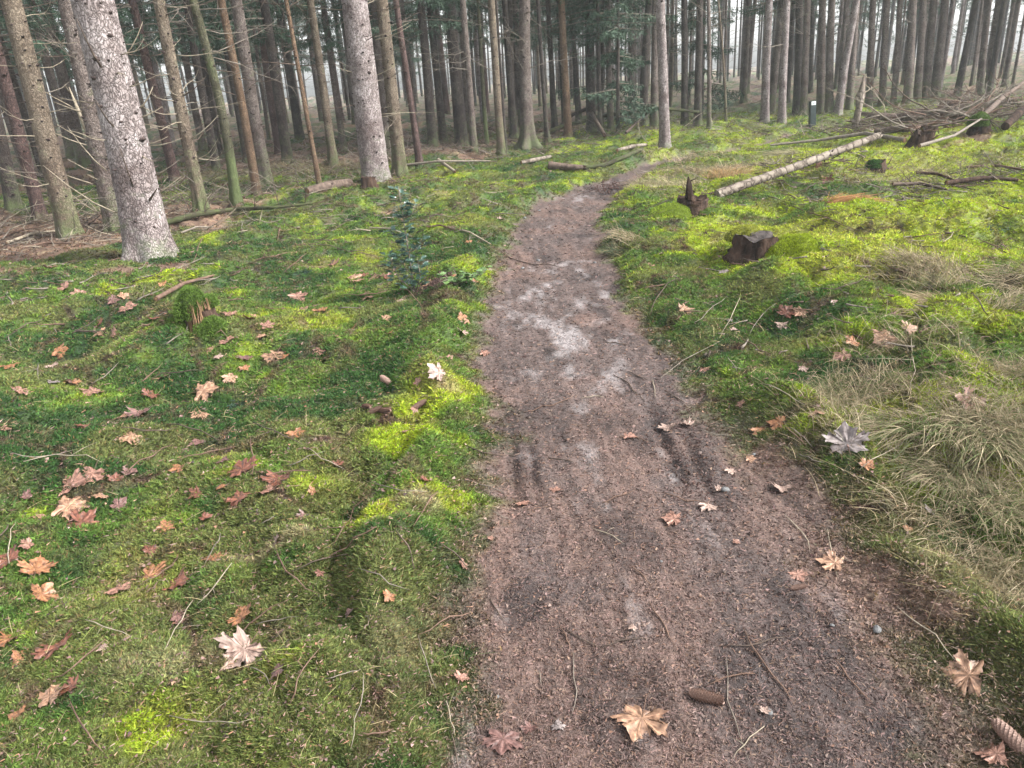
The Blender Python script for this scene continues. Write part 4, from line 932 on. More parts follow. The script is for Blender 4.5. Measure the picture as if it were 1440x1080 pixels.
# arching bare saplings beside it
ARC = 'bare bent saplings around the broken snag'
for k, (pts_, r, lb) in enumerate([([(1247, 171), (1243, 148), (1228, 128), (1214, 117), (1202, 113)], .012, 'long bare sapling arching left over to the head of the broken snag'), ([(1241, 145), (1247, 132), (1244, 122)], .006, 'short curved side shoot on the arching sapling'),
        ([(1226, 163), (1227, 145)], .010, 'short upright pale stub right of the broken snag'), ([(1253, 169), (1266, 144)], .010, 'straight pale stick leaning right above the thick dark log'), ([(1236, 160), (1226, 150), (1216, 147)], .007, 'thin bent shoot between snag and arching sapling'),
        ([(1155, 184), (1158, 174)], .008, 'pale stub standing in the moss below the marker post'), ([(1118, 190), (1127, 179)], .008, 'pale curved stub in the moss left below the marker post'), ([(1332, 170), (1330, 130), (1338, 118)], .008, 'thin bare sapling rising from the brush pile'), ([(1345, 168), (1352, 135)], .006, 'second thin bare stem in the brush pile')]):
    b0 = gl(*pts_[0]) if k != 1 else along(*pts_[0], 14.3); d0 = math.hypot(b0.x, b0.y); pp = [b0] + [along(*p, d0) for p in pts_[1:]]
    mb = MB(); loc = pp[0]; pl = [p - loc for p in pp]; mb.tube(pl, [r * (1 - .6 * i / (len(pl) - 1)) for i in range(len(pl))], 6)
    o = link('bare_sapling', mb.mesh('bare_sapling', M['twig_pale']), None, loc); tag(o, lb, 'sapling', ARC)
# brush pile: its bigger branches one by one
PILE = 'dead branches heaped in the brush pile on the right'
words = ['bottom', 'low', 'middle', 'upper', 'top']
rs_ = np.random.default_rng(71)
for k in range(58):
    px = 1290 + 150 * rs_.random(); py = 195 - 22 * rs_.random() - (px - 1290) * .22; b0 = at(px, py, .05 + .25 * rs_.random())
    a = rs_.choice([.2, .4, 2.9, 3.3]) + rs_.normal() * .35; L = .7 + 1.1 * rs_.random(); mb = MB()
    mt, nm = [('twig_dark', 'dark'), ('twig_grey', 'grey'), ('twig_brown', 'reddish brown')][k % 3]
    dead_branch(mb, (0, 0, 0), (math.cos(a), math.sin(a) * .6, .05 + .25 * rs_.random()), L, rs_, .010 + .012 * rs_.random(), .05, 6, 8, 6)
    o = link('dead_branch', mb.mesh('dead_branch', M[mt]), None, b0); tag(o, '%s dead branch heaped in the %s of the brush pile on the right' % (nm, 'left half' if px < 1365 else 'right half'), 'branch', PILE + ', %s %s' % (nm, 'left' if px < 1365 else 'right'))
# snapped dead sapling left of the thick trunk
b = gl(149, 326); d0 = math.hypot(b.x, b.y); pp = [b, along(142, 260, d0), along(134, 225, d0 - .05), along(126, 195, d0 - .08), along(110, 155, d0 - .1), along(97, 122, d0 - .1)]
t = empty('snapped_sapling', b); tag(t, 'snapped pale dead sapling with a split top left of the thick pale trunk', 'dead tree')
mb = MB(); mb.tube([p - b for p in pp], [.012, .010, .012, .022, .024, .005], 8, 0, True, .15); link('stem', mb.mesh('stem', M['twig_pale']), t)
for k, (p0, p1) in enumerate([((110, 155), (35, 111)), ((130, 160), (75, 143)), ((134, 208), (60, 180)), ((128, 200), (80, 175)), ((141, 245), (95, 224)), ((138, 261), (60, 232)), ((112, 158), (131, 144)), ((138, 300), (90, 265)), ((98, 130), (91, 118)), ((150, 255), (122, 245))]):
    q0, q1 = along(*p0, d0 - .05), along(*p1, d0 - .25); mb = MB(); mid = q0.lerp(q1, .5) + Vector((0, 0, -.02))
    mb.tube([Vector((0, 0, 0)), mid - q0, q1 - q0], [.009, .006, .003], 5); o = link('dead_branch', mb.mesh('dead_branch', M['twig_pale']), t, q0 - b)
# hand placed branches of the thick pale trunk and its neighbour
def tree_branch(tree_i, p0, p1, sag, mat, r=.008, near=.05):
    tr = TREE_OBS[tree_i]; d0 = math.hypot(tr.location.x, tr.location.y); q0 = along(*p0, d0 - near); q1 = along(*p1, d0 - near - .1)
    inv = tr.matrix_basis.inverted(); A = inv @ q0; B = inv @ q1; mb = MB(); m1 = A.lerp(B, .35) + Vector((0, 0, -sag)); m2_ = A.lerp(B, .7) + Vector((0, 0, -sag * .9))
    mb.tube([Vector((0, 0, 0)), m1 - A, m2_ - A, B - A], [r, r * .8, r * .6, r * .3], 6); link('dead_branch', mb.mesh('dead_branch', mat), tr, A)
for a_ in [(0, (174, 80), (201, 30), .03, 'twig_pale', .007), (0, (193, 154), (215, 122), .03, 'twig_pale', .009), (0, (195, 166), (228, 150), .01, 'twig_pale', .007), (0, (206, 205), (256, 194), .02, 'twig_pale', .006), (0, (206, 203), (236, 192), .01, 'twig_pale', .006), (0, (215, 248), (252, 225), .01, 'twig_grey', .007),
           (0, (220, 275), (255, 248), .0, 'twig_pale', .007), (0, (232, 290), (258, 271), -.03, 'twig_pale', .006), (0, (143, 95), (107, 25), .04, 'twig_dark', .011), (0, (160, 178), (134, 140), .03, 'twig_dark', .01), (0, (187, 262), (168, 207), .0, 'twig_dark', .007), (0, (210, 282), (221, 265), .0, 'twig_dark', .012), (0, (188, 340), (178, 290), .03, 'twig_pale', .006),
           (0, (165, 300), (60, 232), .05, 'twig_pale', .007), (0, (150, 240), (95, 178), .04, 'twig_pale', .006), (3, (268, 196), (307, 162), .02, 'twig_pale', .008), (3, (258, 135), (290, 107), .02, 'twig_dark', .008), (3, (280, 262), (252, 240), .0, 'twig_grey', .006), (3, (256, 134), (266, 128), 0, 'twig_pale', .006),
           (11, (497, 95), (470, 82), .02, 'twig_grey', .007), (11, (527, 52), (575, 32), .02, 'twig_pale', .008), (11, (528, 56), (577, 36), .03, 'twig_pale', .007), (11, (522, 108), (558, 90), .02, 'twig_pale', .007), (11, (497, 108), (467, 85), .03, 'twig_grey', .006), (11, (507, 55), (504, 14), .0, 'twig_dark', .006), (11, (540, 152), (550, 149), 0, 'twig_pale', .007), (11, (500, 190), (481, 182), .0, 'twig_grey', .008)]:
    tree_branch(a_[0], a_[1], a_[2], a_[3], M[a_[4]], a_[5], .2 if a_[4] == 'twig_dark' and a_[0] == 0 else .05)

# ------------------------------------------------------------------ marker post
b = gl(1142, 177); zc = float((np.array(b) - CAM) @ fw); s_ = zc / FPX; hgt = 33 * s_; wd = 7.5 * s_
t = empty('marker_post', b, lean_quat(b, 1146)); tag(t, 'short dark square trail marker post with a white plate at the top', 'post')
def box(mb, x0, x1, y0, y1, z0, z1, bev=.004, mi=0):
    vs = []
    for z, e in ((z0, 0), (z1 - bev, 0), (z1, bev)): vs += [(x0 + e, y0 + e, z), (x1 - e, y0 + e, z), (x1 - e, y1 - e, z), (x0 + e, y1 - e, z)]
    fs = [(3, 2, 1, 0), (8, 9, 10, 11)] + [(4 * i + k, 4 * i + (k + 1) % 4, 4 * i + 4 + (k + 1) % 4, 4 * i + 4 + k) for i in range(2) for k in range(4)]
    mb.add(vs, fs, mi)
mb = MB(); box(mb, -wd / 2, wd / 2, -wd / 2, wd / 2, -.1, hgt, .012); link('post', mb.mesh('post', M['post'], False), t)
mb = MB(); box(mb, -wd * .40, wd * .40, -wd / 2 - .006, -wd / 2 + .001, hgt * .84, hgt * .98, .001); pl = link('plate', mb.mesh('plate', M['tag'], False), t)
mb = MB(); y_ = -wd / 2 - .008; cz_ = hgt * .91
mb.add([(0, y_, cz_ + wd * .2), (-wd * .18, y_, cz_), (-wd * .07, y_, cz_), (-wd * .07, y_, cz_ - wd * .18), (wd * .07, y_, cz_ - wd * .18), (wd * .07, y_, cz_), (wd * .18, y_, cz_)], [(0, 1, 2, 3, 4, 5, 6)]); link('arrow', mb.mesh('arrow', M['tagmark'], False), pl)

# ------------------------------------------------------------------ grass tufts that stand alone
def tuft(px, py, rx, L0, cnt, pal, label, seed, group=None):
    b = gl(px, py); rs_ = np.random.default_rng(seed); n = cnt
    a = rs_.random(n) * 6.283; q = rs_.random(n) ** .7; P = np.stack([np.cos(a) * rx * q, np.sin(a) * rx * .7 * q, np.full(n, -.01)], 1)
    wn = rs_.normal(size=2) * .55; P[:, :2] += np.round(rs_.normal(size=(n, 2)) * 1.2) * rx * .28; q = rs_.random(n); T = np.stack([np.cos(a) * q * .9 + wn[0], np.sin(a) * q * .9 + wn[1], rs_.uniform(.25, 1.3, n)], 1); T /= np.linalg.norm(T, axis=1)[:, None]
    B = np.stack([np.cos(a) * .35 + wn[0] * .4 + rs_.normal(size=n) * .25, np.sin(a) * .35 + wn[1] * .4, -rs_.uniform(.2, .9, n)], 1); c_ = np.array(pal)[rs_.integers(0, len(pal), n)] * rs_.uniform(.7, 1.25, n)[:, None]
    V1, F1, C1 = blades(P, T, L0 * rs_.uniform(.25, 1.05, n), np.full(n, .0006 + .00022 * b.length), B, 5, c_)
    tag(link('grass_tuft', npmesh('grass_tuft', V1, F1, C1, M['grass']), None, b), label, 'grass tuft', group)
tuft(1183, 282, .12, .17, 1500, [[.30, .15, .06], [.38, .22, .10], [.22, .11, .05]], 'rusty orange brown grass tuft alone on the moss below the pale slanting log', 1)
tuft(1022, 246, .25, .22, 1500, [[.34, .20, .09], [.38, .27, .14], [.25, .2, .1]], 'straw orange grass tuft left of the base of the pale slanting log', 2)
tuft(935, 262, .25, .22, 1400, [[.27, .24, .13], [.33, .28, .16], [.18, .19, .09]], 'grey straw grass tuft left of the pointed black stump', 3)
tuft(1300, 425, .16, .15, 1500, [[.30, .24, .14], [.36, .29, .18], [.22, .17, .10]], 'dead straw grass tuft flattened on bright moss on the right', 4)
tuft(1190, 560, .14, .13, 1200, [[.27, .22, .13], [.2, .19, .1], [.14, .16, .07]], 'low grey straw tuft at the left end of the big dry grass patch', 5)
PS = [[.34, .28, .18], [.27, .22, .14], [.20, .17, .105], [.14, .15, .07], [.10, .13, .05]]
tuft(1405, 600, .20, .17, 2200, PS, 'pale straw grass tussock at the right border, uppermost of the big ones', 21)
tuft(1340, 655, .15, .13, 1500, PS, 'pale straw grass tussock left of the others in the dry patch', 22)
tuft(1415, 700, .17, .15, 1900, PS, 'pale straw grass tussock in the middle of the right border', 23)
tuft(1425, 800, .12, .11, 900, PS, 'pale straw grass tussock low at the right border', 24)
tuft(1270, 600, .12, .14, 800, PS, 'small straw tussock behind the greyish leaf by the dry patch', 25)
tuft(1428, 425, .16, .16, 900, PS, 'flattened straw tussock at the right border in bright moss', 26)
tuft(868, 352, .09, .12, 500, [[.05, .075, .04], [.08, .11, .06], [.20, .17, .10]], 'dark green seedling tuft at the right path edge below the far bend', 6)
tuft(1110, 215, .2, .22, 500, [[.27, .24, .13], [.16, .15, .09]], 'thin grey grass tuft behind the middle of the pale slanting log', 7)
tuft(335, 565, .035, .09, 300, [[.035, .06, .045], [.05, .085, .065]], 'small blue green seedling among the leaves at mid left', 8)
tuft(430, 382, .05, .09, 260, [[.035, .06, .045], [.05, .085, .065]], 'small blue green sprig left of the holly sapling', 9)
tuft(1400, 320, .12, .12, 300, [[.05, .085, .05], [.08, .12, .07]], 'dark green sprig on bright moss at the right border', 10)

# ------------------------------------------------------------------ holly sapling
b = gl(583, 410); d0 = math.hypot(b.x, b.y); t = empty('holly_sapling', b); tag(t, 'small upright holly sapling with dark glossy leaves beside the path', 'sapling')
rs_ = np.random.default_rng(88)
def holly_leaf(mb, p, d, L, mi=0, spiny=True):
    d = Vector(d).normalized(); s = d.cross(Vector((rs_.normal() * .4, rs_.normal() * .4, 1))).normalized(); nn = s.cross(d); w_ = L * .34
    us = [0, .12, .25, .37, .5, .62, .75, .87, 1]; vs = []
    for i, u in enumerate(us):
        h = w_ * math.sin(math.pi * min(1, u * .95 + .04)) * ((1.15 if i % 2 else .72) if spiny else 1.0)
        c = Vector(p) + d * L * u - nn * L * .25 * u * u
        vs += [tuple(c + s * h + nn * (.10 * L * (1 if i % 2 else .2))), tuple(c), tuple(c - s * h + nn * (.10 * L * (1 if i % 2 else .2)))]
    fs = []
    for i in range(len(us) - 1):
        a = 3 * i; fs += [(a, a + 1, a + 4, a + 3), (a + 1, a + 2, a + 5, a + 4)]
    mb.add(vs, fs, mi)
topz = 150 * d0 / FPX * .98
stems = [([(0, 0, 0), (-.01, 0, .25), (-.02, .01, .5), (-.03, 0, topz)], .008, 60, 'main'), ([(0, -.01, 0), (-.10, -.03, .12), (-.16, -.04, .30)], .005, 26, ''), ([(.01, 0, 0), (.06, -.03, .12), (.05, -.02, .26)], .005, 20, ''), ([(0, 0, .1), (-.05, -.02, .2), (-.08, -.02, .3)], .004, 14, ''), ([(0, 0, .38), (-.08, 0, .42), (-.14, .0, .48)], .004, 12, ''), ([(0, 0, .55), (.05, 0, .58), (.08, 0, .66)], .004, 12, ''), ([(0, 0, .3), (.06, 0, .33), (.10, 0, .40)], .004, 14, '')]
lm_ = MB()
for sp, r, nl, _ in stems:
    mb = MB(); sp = [Vector(p) for p in sp]; mb.tube(sp, [r * (1 - .6 * i / (len(sp) - 1)) for i in range(len(sp))], 6); link('stem', mb.mesh('stem', M['twig_grey']), t)
    for k in range(int(nl * 1.7)):
        u = .18 + .82 * rs_.random(); i = min(int(u * (len(sp) - 1)), len(sp) - 2); p = sp[i].lerp(sp[i + 1], u * (len(sp) - 1) - i); a = rs_.random() * 6.283
        cl = .35 + .65 * float(vn(p.z * 14, 3.3, 4)); off = Vector((math.cos(a), math.sin(a), 0)) * .05 * rs_.random()
        holly_leaf(lm_, p + off, (math.cos(a), math.sin(a), .2 + .5 * rs_.random()), .034 + .028 * cl)
link('leaves', lm_.mesh('leaves', M['holly'], False), t)['kind'] = 'stuff'
b = gl(645, 402); t = empty('bramble', b); tag(t, 'low fresh green leafy shoots over dark soil right of the holly sapling', 'plant')
mb = MB(); lm_ = MB()
for k in range(9):
    a = rs_.random() * 6.283; L = .08 + .12 * rs_.random(); e = Vector((math.cos(a) * L * 1.3, math.sin(a) * L * .8, .05 + .07 * rs_.random())); mb.tube([Vector((0, 0, 0)), e * .6 + Vector((0, 0, .03)), e], [.003, .0025, .0015], 5)
    for q in range(9): holly_leaf(lm_, e * (.3 + .7 * rs_.random()) + Vector((rs_.normal() * .015, rs_.normal() * .015, .015)), (rs_.normal(), rs_.normal(), .3), .035 + .02 * rs_.random(), 0, False)
link('shoots', mb.mesh('shoots', M['twig_grey']), t); link('leaves', lm_.mesh('leaves', M['bramble'], False), t)['kind'] = 'stuff'

# ------------------------------------------------------------------ fallen leaves
def leaf_mesh(name, seed, mat, colr, oak=False):
    rs_ = np.random.default_rng(seed); n = 60; out = []
    lob = [(90, 1, 1), (35, 1, 1), (145, 1, 1), (-25, 1, 1), (205, 1, 1)]
    half = [(0, -.36), (.14, -.44), (.30, -.50), (.52, -.46), (.84, -.47), (.68, -.32), (.74, -.17), (.62, -.12), (.56, -.04), (.70, .04), (.98, .05), (.88, .18), (1.04, .42), (.80, .38), (.72, .56), (.57, .42), (.46, .28), (.42, .44), (.52, .66), (.31, .68), (.19, .84), (.0, 1.12)]
    full = half + [(-x, y) for x, y in half[-2:0:-1]]; n = 0
    for k, (x, y) in enumerate(full):
        x2, y2 = full[(k + 1) % len(full)]
        for u in (0, .5):
            xx, yy = x + (x2 - x) * u, y + (y2 - y) * u; xx += rs_.normal() * .03; yy += rs_.normal() * .03
            out.append((math.atan2(yy + .05, xx), math.hypot(xx, yy + .05))); n += 1
    vs = [(0, -.05, 0)]; cs = [np.array(colr) * .8]; c1, c2 = rs_.normal(size=2) * .22; ph = rs_.random() * 6; curl = .02 + .14 * rs_.random()
    for ring in (.25, .5, .75, 1.0):
        for a, r in out:
            q = r * ring; x, y = q * math.cos(a), q * math.sin(a) - .05
            z = curl * q * q * (.6 + .8 * math.sin(3 * a + ph)) + c1 * x * x + c2 * x * y + .05 * math.sin(9 * a + ph) * ring + .05 * math.sin(5 * x + 7 * y + ph) * math.sin(6 * y - ph)
            vs.append((x, y, z)); vein = max(math.exp(-(((math.degrees(a) - c + 180) % 360 - 180) / 4) ** 2) for c, _, _ in lob)
            cs.append(np.array(colr) * (1 + .45 * vein * (ring < .95) - .25 * ring * rs_.random() + .2 * rs_.normal()))
    fs = [(0, 1 + k, 1 + (k + 1) % n, 0)[:3] for k in range(n)]
    F = [list(f) for f in fs]
    for i in range(3):
        for k in range(n):
            a, b_, c, d = 1 + i * n + k, 1 + (i + 1) * n + k, 1 + (i + 1) * n + (k + 1) % n, 1 + i * n + (k + 1) % n; F += [[a, b_, c], [a, c, d]]
    return npmesh(name, np.array(vs), np.array(F), np.clip(np.array(cs), .01, .9), mat, True)
def stalk_mesh(seed):
    mb = MB(); mb.tube([(0, -.05, 0), (.05, -.45, .03), (.12, -.95, .10)], [.018, .014, .02], 5); return mb.mesh('stalk', M['twig_brown'])
mleaf, nt_, b_ = newmat('fallen_leaf', .5, .4)
at_ = N(nt_, 'ShaderNodeAttribute', attribute_name='Col'); no_ = N(nt_, 'ShaderNodeTexNoise', Scale=4.0, Detail=6.0); tc_ = N(nt_, 'ShaderNodeTexCoord'); nt_.links.new(tc_.outputs['Object'], no_.inputs['Vector'])
nt_.links.new(mix(nt_, at_.outputs['Color'], ramp(nt_, no_.outputs[0], [(.35, (.45, .38, .36)), (.6, (1.15, 1.12, 1.1))]), 1.0, 'MULTIPLY'), b_.inputs['Base Color'])
LC = {'pink': ((.19, .105, .078), 'dusty pink'), 'tan': ((.23, .14, .09), 'tan'), 'orange': ((.20, .095, .045), 'rusty orange'), 'red': ((.12, .048, .03), 'dark red'), 'pale': ((.24, .175, .145), 'pale beige'), 'grey': ((.15, .13, .125), 'greyish'), 'purple': ((.11, .06, .052), 'purplish')}
LM = {c: [leaf_mesh('leaf_blade', 40 + 9 * i + q, mleaf, v[0]) for q in range(6)] for i, (c, v) in enumerate(LC.items())}
ST = stalk_mesh(1)
L_ = """72 377 pink 20;92 405 pink 22;112 413 pink 20;158 425 purple 20;173 418 tan 16;180 435 pink 26;230 400 orange 16;143 453 red 14;140 470 tan 26;163 468 pink 22;218 450 red 18;260 457 pink 18;323 444 pink 26;322 482 pink 26;298 492 tan 26;307 503 pale 15;343 505 purple 22;368 475 tan 18;377 460 pink 20;388 502 tan 38;
450 498 pink 22;418 418 pink 26;425 437 pink 18;450 438 orange 22;83 495 orange 28;8 517 orange 34;73 517 pale 18;75 540 grey 18;100 541 orange 22;27 552 pink 28;132 553 pink 34;228 533 tan 44;210 558 red 24;287 551 tan 48;322 532 tan 22;343 519 orange 16;167 591 tan 36;197 583 purple 36;183 616 tan 40;282 585 tan 30;7 607 pink 24;118 602 red 22;280 625 purple 24;415 611 orange 28;312 652 purple 22;342 662 red 48;
101 683 pink 46;131 669 pink 42;162 676 red 22;36 701 purple 20;50 729 tan 28;96 714 tan 50;143 701 tan 24;116 737 red 48;168 713 purple 26;184 669 purple 24;254 660 orange 26;312 688 orange 14;278 696 red 24;338 704 red 34;391 676 red 42;378 694 pink 34;440 692 orange 14;231 742 orange 26;288 732 red 20;429 729 purple 28;391 766 pale 32;211 777 red 24;167 832 pink 36;213 813 orange 54;249 823 red 42;51 803 orange 46;60 839 orange 40;40 768 pink 22;13 790 red 40;300 788 orange 32;
247 872 purple 30;343 869 orange 38;344 917 pale 72;147 914 pale 20;13 903 orange 44;29 930 orange 40;84 912 red 56;73 983 tan 50;104 970 red 34;30 1008 orange 32;396 944 purple 28;449 808 red 14;544 840 orange 20;496 863 purple 20;648 797 pink 18;646 955 pink 22;735 710 pink 20;783 692 pink 20;596 679 red 18;903 1014 tan 74;708 1042 purple 56;747 1028 purple 26;785 1025 grey 20;
1362 953 tan 72;883 616 pink 20;967 599 pale 24;941 602 pale 26;996 713 pale 30;948 732 pink 36;1028 664 pale 18;1054 647 tan 16;1100 689 pale 28;1066 607 orange 26;1097 596 orange 28;1150 582 tan 32;1191 624 grey 58;1288 669 pale 46;1218 657 orange 22;1360 568 pink 44;1172 795 tan 46;1122 810 pink 26;1401 1064 pink 46;1307 722 grey 26;1276 746 orange 14;962 436 tan 28;915 375 tan 20;930 359 pale 10;1012 362 pink 8;1020 384 grey 18;1026 453 grey 10;1030 466 pale 12;1068 495 grey 14;1106 441 red 26;1126 439 tan 22;1102 457 pale 20;
1199 483 orange 26;1246 476 tan 40;1278 466 tan 34;1186 502 pink 28;1130 520 pale 16;1171 425 pale 10;990 522 pink 18;1044 570 pink 14;472 371 pink 18;497 392 tan 22;512 389 red 20;524 393 tan 22;535 390 pink 22;545 392 red 18;503 396 tan 16;518 419 tan 28;567 424 pale 28;603 399 tan 20;643 392 orange 20;667 396 orange 20;660 342 orange 12;703 309 pale 12;542 449 tan 18;548 471 orange 12;500 461 orange 14;448 498 pink 20;648 448 orange 22;648 468 pale 18;615 526 pale 32;630 504 pink 14;680 498 pink 20;590 538 pink 14;403 503 orange 14;
1010 690 pale 14;1150 235 red 18;1165 255 red 20;1140 285 pink 20;690 760 pink 12;890 884 pale 14;1075 1003 pale 16;1035 765 pink 12;350 450 orange 20;356 447 tan 18;475 655 red 16;520 700 red 12;570 610 pink 14;580 577 pink 14;1048 334 tan 11"""
def surf_zone(px, py):
    x, y = flat(px, py)
    if path_sd(np.array(x), np.array(y)) > 0: return 'on the %s path' % ('far' if py < 480 else 'middle' if py < 760 else 'near')
    if px < 700:
        if py < 450 and px < 300: return 'below the thick pale trunk'
        if py < 560 and px < 400: return 'around the small rotten stump'
        if py < 520: return 'on moss near the holly sapling'
        if px < 240: return 'by the left border, ' + ('upper part' if py < 640 else 'middle part' if py < 760 else 'lower part')
        return 'left of the path, ' + ('upper part' if py < 640 else 'middle part' if py < 800 else 'lower part')
    if py < 330: return 'near the pale slanting log'
    if py < 420: return 'near the black cut stump'
    if py < 560: return 'right of the middle path'
    return 'by the dry grass at lower right'
ORD = ['nearest', 'second nearest', 'third nearest', 'fourth nearest', 'fifth nearest', 'sixth nearest', 'seventh nearest', 'eighth nearest', 'ninth nearest', 'tenth nearest', 'eleventh nearest', 'twelfth nearest', 'thirteenth nearest', 'fourteenth nearest']
def rank_labels(items, noun):
    """items: (object, look, zone, py); unique labels by nearness where look and zone coincide"""
    gr = {}
    for it in items: gr.setdefault((it[1], it[2]), []).append(it)
    for (look, zone), L in gr.items():
        L.sort(key=lambda i: -i[3])
        for k, it in enumerate(L):
            it[0]['label'] = '%s %s %s' % (look, noun, zone) if len(L) == 1 else '%s %s %s, %s such one' % (look, noun, zone, ORD[min(k, 13)])
items = []; rs_ = np.random.default_rng(321)
SPECIAL = {(903, 1014): 'big golden tan maple leaf lying flat alone on the near path', (344, 917): 'biggest pale beige maple leaf on the lower left moss', (1362, 953): 'big tan maple leaf in the lower right corner', (1191, 624): 'wide greyish maple leaf lying at the left edge of the dry grass', (1048, 334): 'small tan leaf stuck on the side of the black cut stump'}
for q, s in enumerate(L_.replace('\n', '').split(';')):
    if not s.strip(): continue
    px, py, c, wpx = s.split(); px, py, wpx = float(px), float(py), float(wpx)
    p = at(px, py); zc = float((np.array(p) - CAM) @ fw); size = wpx / FPX * zc / 1.85
    pin = path_sd(np.array(p.x), np.array(p.y)) > 0
    nn = normal(p.x, p.y, .05); nn = (nn + Vector(rs_.normal(size=3) * (.08 if pin else .16))).normalized()
    if (px, py) == (1048, 334): nn = Vector((-.1, -1, .3)).normalized(); p = along(1048, 334, math.hypot(p.x, p.y) - .32)
    qn = nn.to_track_quat('Z', 'Y') @ Quaternion((0, 0, 1), rs_.random() * 6.283)
    t = empty('maple_leaf', p + nn * (.009 if pin else .012), qn); size = min(size, .085); t.scale = (size, size * (.85 + .3 * rs_.random()), size)
    link('blade', LM[c][q % 6], t)
    if wpx > 24: link('stalk', ST, t)
    tag(t, None, 'leaf', 'fallen maple leaves')
    if (int(px), int(py)) in SPECIAL: t['label'] = SPECIAL[(int(px), int(py))]
    else: items.append((t, LC[c][1], surf_zone(px, py), py))
rank_labels(items, 'maple leaf')

# ------------------------------------------------------------------ cones and stones
def cone_mesh(seed):
    mb = MB(); rs_ = np.random.default_rng(seed)
    prof = [(-.5, .02), (-.46, .10), (-.3, .155), (-.1, .17), (.15, .16), (.35, .12), (.48, .05), (.5, .01)]
    mb.tube([Vector((x, 0, 0)) for x, _ in prof], [r * .86 for _, r in prof], 14)
    for k in range(150):
        u = -.47 + .95 * k / 150; r = np.interp(u, [p[0] for p in prof], [p[1] for p in prof]); a = k * 2.39996
        d = Vector((0, math.cos(a), math.sin(a))); s = Vector((0, -math.sin(a), math.cos(a))); c = Vector((u, 0, 0)) + d * r * .84; wd_ = .06
        tip = c + Vector((.085, 0, 0)) + d * (.05 + .015 * rs_.random())
        mb.add([tuple(c - s * wd_ * .6), tuple(c + s * wd_ * .6), tuple(c + s * wd_ + Vector((.045, 0, 0)) + d * .035), tuple(tip), tuple(c - s * wd_ + Vector((.045, 0, 0)) + d * .035)], [(0, 1, 2, 3, 4)])
    return mb.mesh('pine_cone', M['cone'], False)
CM = [cone_mesh(s) for s in range(3)]
for k, (px, py, L, ang_, lb) in enumerate([(992, 984, .088, -.45, 'long brown spruce cone on the near path right of the golden leaf'), (1422, 1045, .10, 1.75, 'brown spruce cone at the lower right border'), (544, 541, .09, 2.3, 'brown cone standing out of the moss left of the middle path'),
        (527, 583, .075, .3, 'grey brown cone, right one of the cluster on the moss mound'), (516, 577, .07, -.8, 'grey brown cone, left one of the cluster on the moss mound'), (541, 583, .075, -.5, 'cone at the right end of the cluster on the moss mound'), (590, 575, .08, .6, 'reddish cone on moss right of the cone cluster'),
        (1122, 828, .05, .1, 'small blackish cone on the right side of the path under a pink leaf'), (98, 541, .07, -.8, 'orange brown cone on moss near the left border')]):
    p = at(px, py); nn = normal(p.x, p.y); o = link('spruce_cone', CM[k % 3], None, p + Vector((0, 0, L * .13 + (.012 if px < 700 else 0)))); o.scale = (L, L, L)
    o.rotation_euler = (random.random() * 6, -.25 if px < 700 else -.03, ang_); tag(o, lb, 'cone', 'spruce cones on the ground')
def stone_mesh(seed):
    mb = MB(); rs_ = np.random.default_rng(seed); nu, nv = 12, 7; vs = []
    for i in range(nv + 1):
        ph = -math.pi / 2 + math.pi * i / nv
        for k in range(nu):
            th = 2 * math.pi * k / nu; q = 1 + .3 * (float(vn(math.cos(th) * 1.5 + 3, math.sin(ph) * 2 + math.sin(th) + 5, seed)) - .5); vs.append((q * math.cos(th) * math.cos(ph), .75 * q * math.sin(th) * math.cos(ph), .6 * q * math.sin(ph)))
    mb.add(vs, [(i * nu + k, i * nu + (k + 1) % nu, (i + 1) * nu + (k + 1) % nu, (i + 1) * nu + k) for i in range(nv) for k in range(nu)]); return mb.mesh('pebble', M['stone'])
SM = [stone_mesh(s) for s in range(4)]
items = []
for k, (px, py, s) in enumerate([(1020, 690, .018), (1233, 887, .016), (1080, 1002, .012), (892, 883, .006), (735, 378, .02), (757, 367, .02), (758, 297, .02), (738, 307, .022), (836, 370, .018), (1060, 640, .01), (700, 980, .006), (1170, 880, .007), (930, 790, .006)]):
    p = at(px, py); o = link('pebble', SM[k % 4], None, p + Vector((0, 0, s * .25))); o.scale = (s, s, s); o.rotation_euler = (0, 0, k * 1.1); tag(o, None, 'pebble', 'pebbles on the path'); items.append((o, 'large grey' if s > .015 else 'small grey', surf_zone(px, py), py))
rank_labels(items, 'pebble')

